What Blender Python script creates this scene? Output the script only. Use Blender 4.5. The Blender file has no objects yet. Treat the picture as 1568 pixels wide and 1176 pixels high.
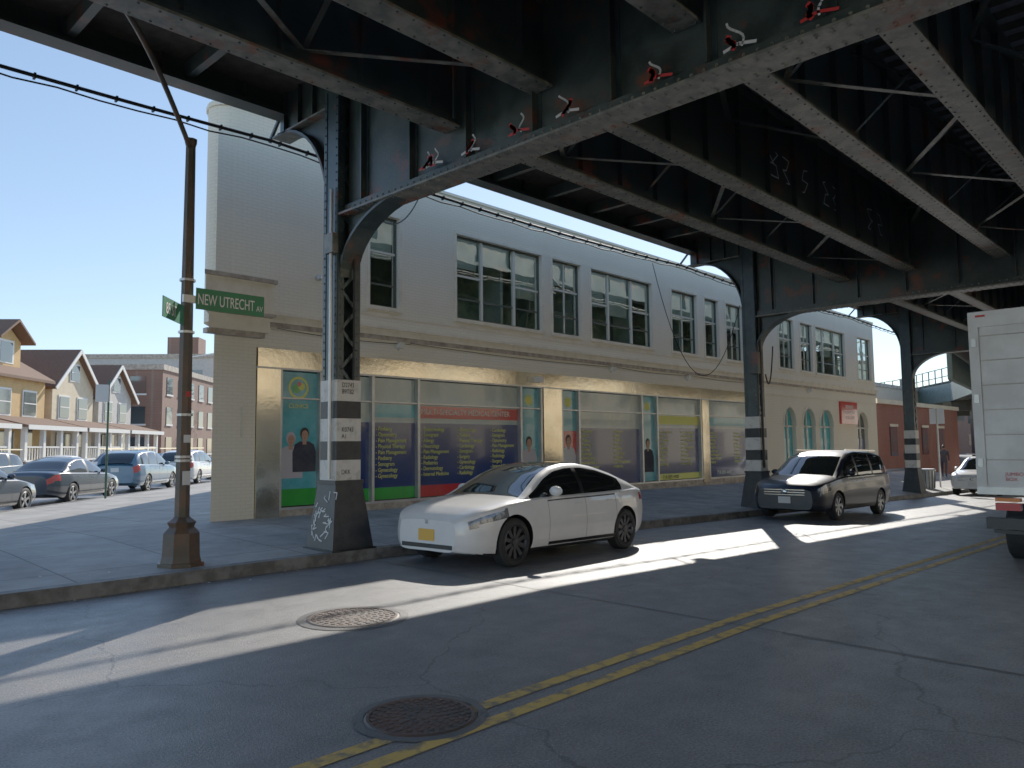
import bpy,bmesh,math,random
import numpy as np
from mathutils import Vector,Matrix
random.seed(7)
S=bpy.context.scene; COL=S.collection
rad=math.radians
# ------------------------------------------------------------ materials
def newmat(name):
    m=bpy.data.materials.new(name); m.use_nodes=True
    return m,m.node_tree,m.node_tree.nodes['Principled BSDF']
def mat(name,col,rough=.6,metal=0,col2=None,nscale=3,lo=.4,hi=.6,bump=0,bscale=40,coat=0,ior=1.5,rvar=0,col3=None,n3=1.0,lo3=.55,hi3=.7,emit=0):
    m,nt,b=newmat(name); N=nt.nodes; L=nt.links
    b.inputs['Base Color'].default_value=(*col,1); b.inputs['Roughness'].default_value=rough
    b.inputs['Metallic'].default_value=metal; b.inputs['IOR'].default_value=ior
    b.inputs['Coat Weight'].default_value=coat; b.inputs['Coat Roughness'].default_value=.03
    tc=N.new('ShaderNodeTexCoord')
    def noise(sc,det=6):
        n=N.new('ShaderNodeTexNoise'); n.inputs['Scale'].default_value=sc; n.inputs['Detail'].default_value=det
        n.inputs['Roughness'].default_value=.65
        L.new(tc.outputs['Object'],n.inputs['Vector']); return n
    def mr(o,a,bb,c=0,d=1):
        r=N.new('ShaderNodeMapRange'); L.new(o,r.inputs[0])
        for i,x in enumerate((a,bb,c,d)): r.inputs[i+1].default_value=x
        return r.outputs[0]
    def mix(f,a,bb):
        x=N.new('ShaderNodeMix'); x.data_type='RGBA'; L.new(f,x.inputs[0])
        if isinstance(a,tuple): x.inputs[6].default_value=(*a,1)
        else: L.new(a,x.inputs[6])
        if isinstance(bb,tuple): x.inputs[7].default_value=(*bb,1)
        else: L.new(bb,x.inputs[7])
        return x.outputs[2]
    c=None
    if col2:
        n=noise(nscale); c=mix(mr(n.outputs[0],lo,hi),col,col2)
        if rvar: L.new(mr(n.outputs[0],.3,.7,rough-rvar,rough+rvar),b.inputs['Roughness'])
    if col3:
        n=noise(n3,8); c=mix(mr(n.outputs[0],lo3,hi3),c if c else col,col3)
    if c: L.new(c,b.inputs['Base Color'])
    if bump:
        n=noise(bscale,4); bp=N.new('ShaderNodeBump'); bp.inputs['Strength'].default_value=bump; bp.inputs['Distance'].default_value=.02
        L.new(n.outputs[0],bp.inputs['Height']); L.new(bp.outputs[0],b.inputs['Normal'])
    if emit:
        b.inputs['Emission Color'].default_value=(*col,1); b.inputs['Emission Strength'].default_value=emit
    return m
def brickmat(name,c1,c2,mortar,bw=.21,rh=.07,ms=.008,rough=.8,bump=.6,dirt=None):
    m,nt,b=newmat(name); N=nt.nodes; L=nt.links
    tc=N.new('ShaderNodeTexCoord'); sp=N.new('ShaderNodeSeparateXYZ'); L.new(tc.outputs['Object'],sp.inputs[0])
    ad=N.new('ShaderNodeMath'); ad.operation='ADD'; L.new(sp.outputs[0],ad.inputs[0]); L.new(sp.outputs[1],ad.inputs[1])
    cb=N.new('ShaderNodeCombineXYZ'); L.new(ad.outputs[0],cb.inputs[0]); L.new(sp.outputs[2],cb.inputs[1])
    br=N.new('ShaderNodeTexBrick'); L.new(cb.outputs[0],br.inputs['Vector'])
    for k,v in (('Scale',1),('Mortar Size',ms),('Brick Width',bw),('Row Height',rh),('Mortar Smooth',.2),('Bias',0)): br.inputs[k].default_value=v
    br.inputs['Color1'].default_value=(*c1,1); br.inputs['Color2'].default_value=(*c2,1); br.inputs['Mortar'].default_value=(*mortar,1)
    mp=N.new('ShaderNodeMapping'); mp.inputs['Scale'].default_value=(1,1,.35); L.new(tc.outputs['Object'],mp.inputs[0])
    n=N.new('ShaderNodeTexNoise'); n.inputs['Scale'].default_value=1.1; n.inputs['Detail'].default_value=8; L.new(mp.outputs[0],n.inputs['Vector'])
    r=N.new('ShaderNodeMapRange'); L.new(n.outputs[0],r.inputs[0]); r.inputs[1].default_value=.35; r.inputs[2].default_value=.7; r.inputs[3].default_value=0; r.inputs[4].default_value=.5
    x=N.new('ShaderNodeMix'); x.data_type='RGBA'; L.new(r.outputs[0],x.inputs[0]); L.new(br.outputs['Color'],x.inputs[6]); x.inputs[7].default_value=(*(dirt or tuple(.7*i for i in c1)),1)
    L.new(x.outputs[2],b.inputs['Base Color']); b.inputs['Roughness'].default_value=rough
    bp=N.new('ShaderNodeBump'); bp.inputs['Strength'].default_value=bump; bp.inputs['Distance'].default_value=.01; bp.invert=True
    L.new(br.outputs['Fac'],bp.inputs['Height']); L.new(bp.outputs[0],b.inputs['Normal'])
    return m
def asphaltmat(name,base=(.125,.125,.127)):
    m,nt,b=newmat(name); N=nt.nodes; L=nt.links
    tc=N.new('ShaderNodeTexCoord')
    def noise(sc,d=6,st=None):
        n=N.new('ShaderNodeTexNoise'); n.inputs['Scale'].default_value=sc; n.inputs['Detail'].default_value=d; n.inputs['Roughness'].default_value=.7
        if st:
            mp=N.new('ShaderNodeMapping'); mp.inputs['Scale'].default_value=st; L.new(tc.outputs['Object'],mp.inputs[0]); L.new(mp.outputs[0],n.inputs['Vector'])
        else: L.new(tc.outputs['Object'],n.inputs['Vector'])
        return n.outputs[0]
    def mr(o,a,bb,c=0,d=1):
        r=N.new('ShaderNodeMapRange'); L.new(o,r.inputs[0])
        for i,x in enumerate((a,bb,c,d)): r.inputs[i+1].default_value=x
        return r.outputs[0]
    def mul(col,f):
        x=N.new('ShaderNodeVectorMath'); x.operation='SCALE'; L.new(col,x.inputs[0]); L.new(f,x.inputs['Scale']); return x.outputs[0]
    rgb=N.new('ShaderNodeRGB'); rgb.outputs[0].default_value=(*base,1)
    c=mul(rgb.outputs[0],mr(noise(.5,8,(.25,1,1)),.3,.7,.68,1.4))
    c=mul(c,mr(noise(60,3),.35,.65,.5,1.55))
    c=mul(c,mr(noise(3,6),.3,.7,.82,1.18))
    v=N.new('ShaderNodeTexVoronoi'); v.inputs['Scale'].default_value=45; L.new(tc.outputs['Object'],v.inputs['Vector'])
    ng=mr(noise(1.1,4),.45,.60,0,1)
    sp=mr(v.outputs['Distance'],.10,.16,1,0)
    mm=N.new('ShaderNodeMath'); mm.operation='MULTIPLY'; L.new(ng,mm.inputs[0]); L.new(sp,mm.inputs[1])
    x=N.new('ShaderNodeMix'); x.data_type='RGBA'; L.new(mm.outputs[0],x.inputs[0]); L.new(c,x.inputs[6]); x.inputs[7].default_value=(.6,.6,.6,1); c=x.outputs[2]
    v=N.new('ShaderNodeTexVoronoi'); v.feature='DISTANCE_TO_EDGE'; v.inputs['Scale'].default_value=.28
    ns=N.new('ShaderNodeTexNoise'); ns.inputs['Scale'].default_value=1.2; ns.inputs['Detail'].default_value=6; L.new(tc.outputs['Object'],ns.inputs['Vector'])
    a=N.new('ShaderNodeVectorMath'); a.operation='MULTIPLY_ADD'; L.new(ns.outputs['Color'],a.inputs[0]); a.inputs[1].default_value=(.9,.9,.9); L.new(tc.outputs['Object'],a.inputs[2]); L.new(a.outputs[0],v.inputs['Vector'])
    cr=mr(v.outputs['Distance'],.0,.0045,.35,1)
    c=mul(c,cr)
    L.new(c,b.inputs['Base Color']); b.inputs['IOR'].default_value=1.6
    L.new(mr(noise(2.5,5),.3,.7,.34,.56),b.inputs['Roughness'])
    bp=N.new('ShaderNodeBump'); bp.inputs['Strength'].default_value=.65; bp.inputs['Distance'].default_value=.012
    L.new(noise(70,3),bp.inputs['Height']); L.new(bp.outputs[0],b.inputs['Normal'])
    return m
def slabmat(name,col,size=1.5):
    m,nt,b=newmat(name); N=nt.nodes; L=nt.links
    tc=N.new('ShaderNodeTexCoord')
    br=N.new('ShaderNodeTexBrick'); br.offset=0; L.new(tc.outputs['Object'],br.inputs['Vector'])
    for k,v in (('Scale',1),('Mortar Size',.012),('Brick Width',size),('Row Height',size),('Mortar Smooth',.1),('Bias',0)): br.inputs[k].default_value=v
    br.inputs['Color1'].default_value=(*col,1); br.inputs['Color2'].default_value=(*[i*.80 for i in col],1); br.inputs['Mortar'].default_value=(*[i*.25 for i in col],1)
    n=N.new('ShaderNodeTexNoise'); n.inputs['Scale'].default_value=1.3; n.inputs['Detail'].default_value=9; n.inputs['Roughness'].default_value=.7; L.new(tc.outputs['Object'],n.inputs['Vector'])
    r=N.new('ShaderNodeMapRange'); L.new(n.outputs[0],r.inputs[0]); r.inputs[1].default_value=.3; r.inputs[2].default_value=.7; r.inputs[3].default_value=.5; r.inputs[4].default_value=1.25
    x=N.new('ShaderNodeVectorMath'); x.operation='SCALE'; L.new(br.outputs['Color'],x.inputs[0]); L.new(r.outputs[0],x.inputs['Scale'])
    L.new(x.outputs[0],b.inputs['Base Color']); b.inputs['Roughness'].default_value=.75
    n=N.new('ShaderNodeTexNoise'); n.inputs['Scale'].default_value=50; L.new(tc.outputs['Object'],n.inputs['Vector'])
    bp=N.new('ShaderNodeBump'); bp.inputs['Strength'].default_value=.3; bp.inputs['Distance'].default_value=.01; L.new(n.outputs[0],bp.inputs['Height']); L.new(bp.outputs[0],b.inputs['Normal'])
    return m
def glassmat(name,tint=(.85,.95,.9),refl=.30):
    m,nt,b=newmat(name); N=nt.nodes; L=nt.links; N.remove(b)
    out=[n for n in N if n.type=='OUTPUT_MATERIAL'][0]
    t=N.new('ShaderNodeBsdfTransparent'); t.inputs[0].default_value=(*tint,1)
    g=N.new('ShaderNodeBsdfGlossy'); g.inputs['Roughness'].default_value=.02; g.inputs[0].default_value=(.88,.98,.9,1)
    lw=N.new('ShaderNodeLayerWeight'); lw.inputs[0].default_value=.35
    r=N.new('ShaderNodeMapRange'); L.new(lw.outputs['Facing'],r.inputs[0]); r.inputs[3].default_value=refl; r.inputs[4].default_value=.85
    mx=N.new('ShaderNodeMixShader'); L.new(r.outputs[0],mx.inputs[0]); L.new(t.outputs[0],mx.inputs[1]); L.new(g.outputs[0],mx.inputs[2]); L.new(mx.outputs[0],out.inputs[0])
    tc=N.new('ShaderNodeTexCoord'); n=N.new('ShaderNodeTexNoise'); n.inputs['Scale'].default_value=1.2; L.new(tc.outputs['Object'],n.inputs['Vector']); bp=N.new('ShaderNodeBump'); bp.inputs['Strength'].default_value=.12; bp.inputs['Distance'].default_value=.05; L.new(n.outputs[0],bp.inputs['Height']); L.new(bp.outputs[0],g.inputs['Normal'])
    return m
M={}
M['asph']=asphaltmat('asphalt'); M['asph2']=asphaltmat('asphalt_side',(.14,.14,.14))
M['ground']=mat('ground_mat',(.26,.25,.23),.9,col2=(.20,.19,.18),nscale=.5)
M['walk']=slabmat('sidewalk_concrete',(.32,.315,.30))
M['curb']=mat('curb_steel_stone',(.18,.172,.165),.7,col2=(.08,.076,.07),nscale=4,bump=.3)
M['yellow']=mat('yellow_paint',(.62,.38,.055),.6,col2=(.18,.145,.08),nscale=7,lo=.48,hi=.62,bump=.3,bscale=60)
M['steel']=mat('el_steel_paint',(.020,.031,.028),.40,col2=(.038,.052,.047),nscale=2.2,bump=.15,bscale=25,col3=(.13,.04,.022),n3=1.7,lo3=.56,hi3=.66,rvar=.1)
M['flange']=mat('el_flange_rust_bounce',(.19,.185,.15),.42,col2=(.085,.09,.078),nscale=5,bump=.2,bscale=30,col3=(.18,.06,.03),n3=1.3,lo3=.57,hi3=.65)  # dust and rust, with light bounced from below painted into the paleness
M['col']=mat('el_column_paint',(.016,.030,.034),.34,col2=(.035,.055,.058),nscale=3,bump=.15,bscale=20,col3=(.13,.05,.02),n3=2.5,lo3=.60,hi3=.70)
M['tie']=mat('tie_wood',(.03,.024,.018),.9,col2=(.05,.04,.03),nscale=6)
M['black']=mat('black_paint',(.008,.008,.009),.45,col2=(.022,.02,.018),nscale=6,bump=.2)
M['whitep']=mat('white_band_paint',(.74,.70,.63),.55,col2=(.40,.36,.31),nscale=7,lo=.5,hi=.75)
M['wbrick']=brickmat('white_painted_brick',(.97,.88,.69),(.95,.86,.67),(.84,.76,.58),bump=.4,dirt=(.85,.75,.55))
M['wtrim']=mat('cream_trim',(.93,.83,.63),.6,col2=(.76,.66,.47),nscale=2.5,lo=.45,hi=.7,bump=.1)
M['rtrim']=mat('weathered_ledge',(.52,.44,.34),.7,col2=(.28,.22,.17),nscale=4)
M['metal']=mat('brushed_panel',(.92,.80,.58),.14,metal=1,col2=(.80,.66,.44),nscale=1.2,bump=.18,bscale=2.0)
M['alu']=mat('aluminium_frame',(.6,.6,.58),.35,metal=.8,col2=(.5,.5,.5))
M['frame']=mat('window_frame_dark',(.07,.075,.06),.4)
M['framew']=mat('window_frame_light',(.76,.72,.60),.45)
M['glass']=glassmat('window_glass'); 
M['inter']=mat('room_reflection_tint',(.16,.19,.13),.9,col2=(.42,.46,.34),nscale=1.0)  # room backing lightened to green so its colour stands for window reflections
M['shade']=mat('window_shade',(.85,.86,.74),.9,col2=(.70,.73,.60),nscale=2)
def dec(n,c,c2=None,**k): return mat(n,c,.15,coat=.35,ior=1.5,col2=c2 or tuple(i*.85 for i in c),nscale=1.5,**k)
M['navy']=dec('decal_navy',(.012,.035,.15)); M['red']=dec('decal_red',(.68,.025,.025)); M['green']=dec('decal_green',(.025,.42,.035))
M['teal']=dec('decal_teal',(.04,.38,.46),(.12,.52,.58)); M['pale']=dec('painted_pale_reflection',(.34,.46,.44),(.50,.56,.48))  # the pale tone is reflected light painted onto the upper panes
M['yel']=mat('decal_yellow',(.85,.88,.16),.5); M['txt']=mat('decal_text_pale',(.85,.88,.80),.5)
M['cyan']=dec('decal_cyan',(.04,.45,.56))
M['skin']=mat('skin',(.52,.27,.17),.5,col2=(.47,.23,.14)); M['hair']=mat('hair_dark',(.03,.02,.015),.6); M['cloth']=mat('cloth_dark',(.03,.03,.05),.9,col2=(.05,.05,.06)); M['cloth2']=mat('cloth_light',(.55,.52,.56),.9)
M['signg']=mat('street_sign_green',(.005,.20,.075),.4,col2=(.01,.17,.06)); M['white']=mat('white_letters',(.9,.9,.88),.5); M['pgreen']=mat('post_green',(.02,.07,.035),.5)
M['pole']=mat('pole_bronze_rust',(.06,.045,.028),.5,col2=(.13,.06,.03),nscale=3,bump=.2,lo=.45,hi=.65)
M['iron']=mat('cast_iron',(.05,.04,.033),.55,metal=.3,col2=(.09,.05,.035),nscale=5,bump=.4,bscale=30)
M['wire']=mat('wire_black',(.008,.008,.008),.6)
M['rbrick']=brickmat('red_brick',(.36,.075,.04),(.28,.06,.035),(.32,.25,.2))
M['bbrick']=brickmat('brown_brick',(.24,.11,.065),(.19,.085,.055),(.26,.21,.17))
M['opp']=mat('cream_bounce_stucco',(.88,.76,.55),.85,col2=(.76,.64,.44),nscale=.7)  # bright cream picked to bounce sunlight back at the facade
M['tan']=mat('tan_stucco',(.62,.37,.13),.85,col2=(.52,.31,.11),nscale=2); M['cream']=mat('cream_siding',(.66,.54,.36),.8,col2=(.58,.47,.31)); M['grey']=mat('grey_siding',(.54,.51,.46),.8,col2=(.46,.44,.40)); 
M['shingle']=mat('roof_shingle',(.17,.08,.04),.9,col2=(.11,.06,.035),nscale=8,bump=.5,bscale=15)
M['trimw']=mat('white_trim',(.8,.78,.72),.6)
M['dglass']=mat('dark_window',(.03,.04,.045),.08,ior=1.8)
M['tire']=mat('tire_rubber',(.012,.012,.012),.8,col2=(.022,.022,.022)); M['rim']=mat('rim_grey',(.07,.07,.075),.35,metal=.6,col2=(.05,.05,.055)); M['rims']=mat('rim_silver',(.5,.5,.5),.3,metal=.9,col2=(.4,.4,.4))
M['trimb']=mat('black_trim',(.006,.006,.007),.4); M['cglass']=mat('car_glass',(.006,.008,.009),.03,ior=1.6,coat=.2)
M['lamp']=mat('headlamp_lens',(.04,.045,.05),.06,coat=1,ior=1.7,col2=(.35,.37,.38),nscale=7,lo=.45,hi=.6); M['tail']=mat('tail_lamp',(.5,.008,.008),.2,coat=1)
M['chrome']=mat('chrome',(.6,.6,.6),.12,metal=1); M['plate']=mat('plate_yellow',(.85,.42,.03),.5)
M['plw']=mat('plate_white',(.7,.7,.7),.5)
def paint(n,c,metal=.0,coat=1.0,rough=.28): return mat(n,c,rough,metal=metal,coat=coat,col2=tuple(i*.93 for i in c),nscale=2)
M['pwhite']=paint('car_paint_white',(.86,.86,.86)); M['pvan']=paint('car_paint_slate',(.004,.007,.015),.0,.35,.35); M['pblue']=paint('car_paint_blue',(.07,.16,.26),.2,.6); M['pdark']=paint('car_paint_dark',(.010,.018,.032),.1,.6); M['psilv']=paint('car_paint_silver',(.45,.45,.47),.4,.6)
M['truckw']=mat('truck_white',(.80,.80,.79),.4,col2=(.64,.63,.61),nscale=1.5,bump=.05); M['orange']=mat('marker_orange',(.85,.2,.02),.3); M['redl']=mat('marker_red',(.55,.006,.006),.25,coat=.5)
M['leaf']=mat('leaf_autumn',(.09,.09,.015),.8,col2=(.20,.14,.02),nscale=1.5); M['bark']=mat('bark',(.08,.06,.045),.9,col2=(.05,.04,.03),nscale=8)
M['grafw']=mat('graffiti_white',(.7,.7,.7),.6); M['grafr']=mat('graffiti_red',(.55,.02,.02),.6)
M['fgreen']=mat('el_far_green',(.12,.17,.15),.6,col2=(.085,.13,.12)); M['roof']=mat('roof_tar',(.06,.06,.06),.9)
M['stain']=mat('road_patch_dark',(.05,.05,.05),.45,col2=(.08,.08,.08),nscale=5,bump=.4,bscale=60)
# ------------------------------------------------------------ mesh builder
class MB:
    def __init__(s,T=None): s.v=[];s.f=[];s.m=[];s.mats=[];s.T=T or Matrix()
    def mi(s,m):
        m=M[m] if isinstance(m,str) else m
        if m not in s.mats: s.mats.append(m)
        return s.mats.index(m)
    def add(s,vs,fs,m):
        o=len(s.v); s.v+= [s.T@Vector(v) for v in vs]; k=s.mi(m)
        for f in fs: s.f.append([o+i for i in f]); s.m.append(k)
    def poly(s,pts,m): s.add(pts,[list(range(len(pts)))],m)
    def box(s,x0,x1,y0,y1,z0,z1,m):
        s.add([(x0,y0,z0),(x1,y0,z0),(x1,y1,z0),(x0,y1,z0),(x0,y0,z1),(x1,y0,z1),(x1,y1,z1),(x0,y1,z1)],
              [(0,3,2,1),(4,5,6,7),(0,1,5,4),(1,2,6,5),(2,3,7,6),(3,0,4,7)],m)
    def hexa(s,b,t,m): s.add(list(b)+list(t),[(0,3,2,1),(4,5,6,7),(0,1,5,4),(1,2,6,5),(2,3,7,6),(3,0,4,7)],m)
    def beam(s,p,q,w,h,m,up=(0,0,1)):
        p=Vector(p);q=Vector(q);d=(q-p).normalized(); u=Vector(up)
        a=d.cross(u)
        if a.length<1e-3: a=d.cross(Vector((0,1,0)))
        a.normalize(); b=a.cross(d)
        B=[p+a*i*w/2+b*j*h/2 for i,j in((-1,-1),(1,-1),(1,1),(-1,1))]; T=[x+(q-p) for x in B]
        s.hexa(B,T,m)
    def cyl(s,p,q,r0,r1,m,n=12,caps=True):
        p=Vector(p);q=Vector(q);d=(q-p).normalized(); a=d.orthogonal().normalized(); b=d.cross(a)
        vs=[];
        for c,r in((p,r0),(q,r1)):
            for i in range(n):
                t=2*math.pi*i/n; vs.append(c+a*r*math.cos(t)+b*r*math.sin(t))
        fs=[(i,(i+1)%n,n+(i+1)%n,n+i) for i in range(n)]
        if caps: fs+= [tuple(reversed(range(n))),tuple(range(n,2*n))]
        s.add(vs,fs,m)
    def lathe(s,c,axis,prof,m,n=24):
        c=Vector(c);d=Vector(axis).normalized(); a=d.orthogonal().normalized(); b=d.cross(a); vs=[]
        for h,r in prof:
            for i in range(n):
                t=2*math.pi*i/n; vs.append(c+d*h+(a*math.cos(t)+b*math.sin(t))*r)
        fs=[(j*n+i,j*n+(i+1)%n,(j+1)*n+(i+1)%n,(j+1)*n+i) for j in range(len(prof)-1) for i in range(n)]
        s.add(vs,fs,m)
    def ell(s,c,r,m,nu=12,nv=8,R=None):
        vs=[];c=Vector(c);R=R or Matrix.Identity(3)
        for j in range(nv+1):
            p=math.pi*j/nv
            for i in range(nu):
                t=2*math.pi*i/nu; vs.append(c+R@Vector((r[0]*math.sin(p)*math.cos(t),r[1]*math.sin(p)*math.sin(t),r[2]*math.cos(p))))
        fs=[(j*nu+i,(j+1)*nu+i,(j+1)*nu+(i+1)%nu,j*nu+(i+1)%nu) for j in range(nv) for i in range(nu)]
        s.add(vs,fs,m)
    def rivet(s,c,ax,r=.018):
        c=Vector(c);ax=Vector(ax);a=ax.orthogonal().normalized();b=ax.cross(a)
        vs=[c+(a*math.cos(t)+b*math.sin(t))*r for t in [k*math.pi/3 for k in range(6)]]+[c+ax*r*.7+(a*math.cos(t)+b*math.sin(t))*r*.5 for t in [k*math.pi/3 for k in range(6)]]
        s.add(vs,[(i,(i+1)%6,6+(i+1)%6,6+i) for i in range(6)]+[tuple(range(6,12))],RM[0])
    def strip(s,pts,w,nrm,m):
        pts=[Vector(p) for p in pts]; n=Vector(nrm)
        for a,b in zip(pts,pts[1:]):
            d=(b-a).normalized(); t=d.cross(n).normalized()*w/2; e=d*w*.3
            s.poly([a-t-e,b-t+e,b+t+e,a+t-e],m)
    def make(s,name,parent=None,smooth=False,loc=None):
        me=bpy.data.meshes.new(name); me.from_pydata([tuple(v) for v in s.v],[],s.f)
        for m in s.mats: me.materials.append(m)
        me.polygons.foreach_set('material_index',s.m)
        if smooth: me.polygons.foreach_set('use_smooth',[True]*len(s.f))
        me.update(); o=bpy.data.objects.new(name,me); COL.objects.link(o)
        if parent: o.parent=parent
        return o
RM=['col']
def empty(name,loc=(0,0,0),rz=0):
    o=bpy.data.objects.new(name,None); COL.objects.link(o); o.location=loc; o.rotation_euler=(0,0,rz); return o
def text(body,name,size,mat_,loc,rot,parent=None,ext=.002,align='LEFT',sl=1.0,sx=1):
    c=bpy.data.curves.new(name,'FONT'); c.body=body; c.size=size; c.extrude=ext; c.align_x=align; c.space_line=sl
    c.materials.append(M[mat_]); o=bpy.data.objects.new(name,c); COL.objects.link(o); o.location=loc; o.rotation_euler=rot; o.scale=(sx,1,1)
    if parent: o.parent=parent
    return o
def tube(name,pts,r,m,parent=None,res=3):
    c=bpy.data.curves.new(name,'CURVE'); c.dimensions='3D'; c.bevel_depth=r; c.bevel_resolution=res
    sp=c.splines.new('POLY'); sp.points.add(len(pts)-1)
    for i,p in enumerate(pts): sp.points[i].co=(*p,1)
    c.materials.append(M[m]); o=bpy.data.objects.new(name,c); COL.objects.link(o)
    if parent:o.parent=parent
    return o
# ------------------------------------------------------------ terrain
def slope(x): return -.02*(min(max(x,7),47)-7)
def gz(x,y=0):
    w=1 if y<15 else (0 if y>22 else (22-y)/7)
    return slope(x)*w
D=Vector((.669,.743,0)); NR=Vector((.743,-.669,0))
def cd(c,t,z=0): p=NR*c+D*t; return (p.x,p.y,z)
g=MB(); xs=[-700,-60,7,17,27,37,47,120,900]; ys=[-700,-30,15,22,60,900]
for i in range(len(xs)-1):
    for j in range(len(ys)-1):
        q=[(xs[i],ys[j]),(xs[i+1],ys[j]),(xs[i+1],ys[j+1]),(xs[i],ys[j+1])]
        g.poly([(a,b,gz(a,b)-.03) for a,b in q],'ground')
g.make('ground')
r=MB(); xr=[-60,7,47,140]
for a,b in zip(xr,xr[1:]): r.poly([(a,-6.4,slope(a)),(b,-6.4,slope(b)),(b,9.6,slope(b)),(a,9.6,slope(a))],'asph')
r.make('avenue_road')
r=MB()
r.poly([(-19,9.6,.0),(-4,9.6,.0),cd(-11.5,16,0),cd(-11.5,140,0),cd(-20.5,140,0),cd(-20.5,18,0)],'asph2')
r.make('side_street_road')
CY=9.6; YF=14.5
def fb(x): return .28-.004*(x-7)
w=MB(); P=Vector((6.73,YF,.28))
xs=[6.73,12,18,24,30,36,43.4,50]
for a,b in zip(xs,xs[1:]):
    n=6
    for j in range(n):
        t0,t1=j/n,(j+1)/n
        def pt(x,t): return (x,CY+(YF+.3-CY)*t,(slope(x)+.15)*(1-t)+fb(x)*t)
        w.poly([pt(a,t0),pt(b,t0),pt(b,t1),pt(a,t1)],'walk')
w.poly([(6.73,YF-.0,.281),(50,YF,fb(50)+.001),(50,16,.2),(7.6,16,.281)],'walk')
arc=[(6.73,CY),(0,CY),(-2.5,CY)]
e=Vector(cd(-11.5,16)); s0=Vector((-2.5,CY,0)); ctrl=Vector((-6.9,CY,0))
for i in range(1,11):
    t=i/10; q=s0*(1-t)**2+ctrl*2*t*(1-t)+e*t*t; arc.append((q.x,q.y))
for t in (20,30,45,70,110): q=cd(-11.5,t); arc.append((q[0],q[1]))
for a,b in zip(arc,arc[1:]): w.poly([(P.x,P.y,P.z),(b[0],b[1],.15),(a[0],a[1],.15)],'walk')
wl=P+D*95; w.poly([(P.x,P.y,P.z),(wl.x,wl.y,.15),(arc[-1][0],arc[-1][1],.15)],'walk')
w.make('sidewalk')
c=MB(); edge=[(x,CY,slope(x)) for x in (100,50,47,43.4,36,30,24,18,12,7)]+[(a[0],a[1],0) for a in arc]
for a,b in zip(edge,edge[1:]):
    a=Vector(a);b=Vector(b); d=(b-a); d.z=0; 
    if d.length<.01: continue
    n=Vector((d.y,-d.x,0)).normalized()*.17
    c.poly([a+Vector((0,0,-.05)),b+Vector((0,0,-.05)),b+Vector((0,0,.158)),a+Vector((0,0,.158))],'curb')
    c.poly([a+Vector((0,0,.158)),b+Vector((0,0,.158)),b+n+Vector((0,0,.162)),a+n+Vector((0,0,.162))],'curb')
c.make('curb')
w=MB()
w.poly([cd(-20.5,10,.15),cd(-20.5,140,.15),cd(-34,140,.15),cd(-34,10,.15)],'walk'); w.poly([cd(-20.5,10,-.04),cd(-20.5,140,-.04),cd(-20.5,140,.15),cd(-20.5,10,.15)],'curb')
w.make('sidewalk')
w=MB(); w.box(-60,120,-11,-6.4,-.9,.12,'walk'); w.make('sidewalk')
w=MB(); w.poly([(50,YF-.0,slope(50)+.15),(120,YF,slope(50)+.15),(120,CY,slope(50)+.15),(50,CY,slope(50)+.15)],'walk'); w.make('sidewalk')
b=MB(); random.seed(21)
for i in range(420):
    x=random.uniform(-1,30); y=random.choice([CY-abs(random.gauss(0,.12))-.03,CY-abs(random.gauss(0,.12))-.03,CY+.2+abs(random.gauss(0,1.2))]); z=(slope(x)+.006) if y<CY else (slope(x)+.15)*(1-(y-CY)/5.2)+fb(x)*(y-CY)/5.2+.012
    t=random.uniform(0,6.28); s=random.uniform(.012,.035); b.poly([(x+s*math.cos(t+k*1.57)*(1 if k%2 else .6),y+s*math.sin(t+k*1.57)*(1 if k%2 else .6),z+random.uniform(0,.01)) for k in range(4)],random.choice(['leaf','leaf','grafw','bark']))
b.make('gutter_leaves_and_litter')
l=MB()
for y0 in (3.36,3.60):
    for a,c2 in ((-12,7),(7,47),(47,90)): l.poly([(a,y0,slope(a)+.005),(c2,y0,slope(c2)+.005),(c2,y0+.11,slope(c2)+.005),(a,y0+.11,slope(a)+.005)],'yellow')
l.make('double_yellow_line')
def manhole(x,y,R,z=0):
    b=MB(); b.lathe((x,y,z+.006),(0,0,1),[(0,R*1.22),(.003,R*1.04)],'stain',40); b.lathe((x,y,z+.004),(0,0,1),[(.002,R*1.02),(.012,R*.98),(.012,R*.93),(.004,R*.92),(.006,0.001)],'iron',40)
    for rr in (.2,.34,.48,.62,.75,.87):
        n=int(rr*34)
        for i in range(n):
            t=2*math.pi*i/n+rr; cx,cy=x+R*rr*math.cos(t),y+R*rr*math.sin(t); b.box(cx-.014,cx+.014,cy-.014,cy+.014,z+.008,z+.014,'iron')
    b.make('manhole_cover')
manhole(3.12,3.8,.34); manhole(4.45,6.45,.44)
b=MB()
b.poly([(6.2,-6,.004),(6.24,-6,.004),(6.9,9.3,.004),(6.86,9.3,.004)],'stain')
b.poly([(11.4,-6,slope(11.4)+.004),(11.45,-6,slope(11.4)+.004),(11.9,9.3,slope(11.9)+.004),(11.85,9.3,slope(11.9)+.004)],'stain')
b.make('road_seam')
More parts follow.
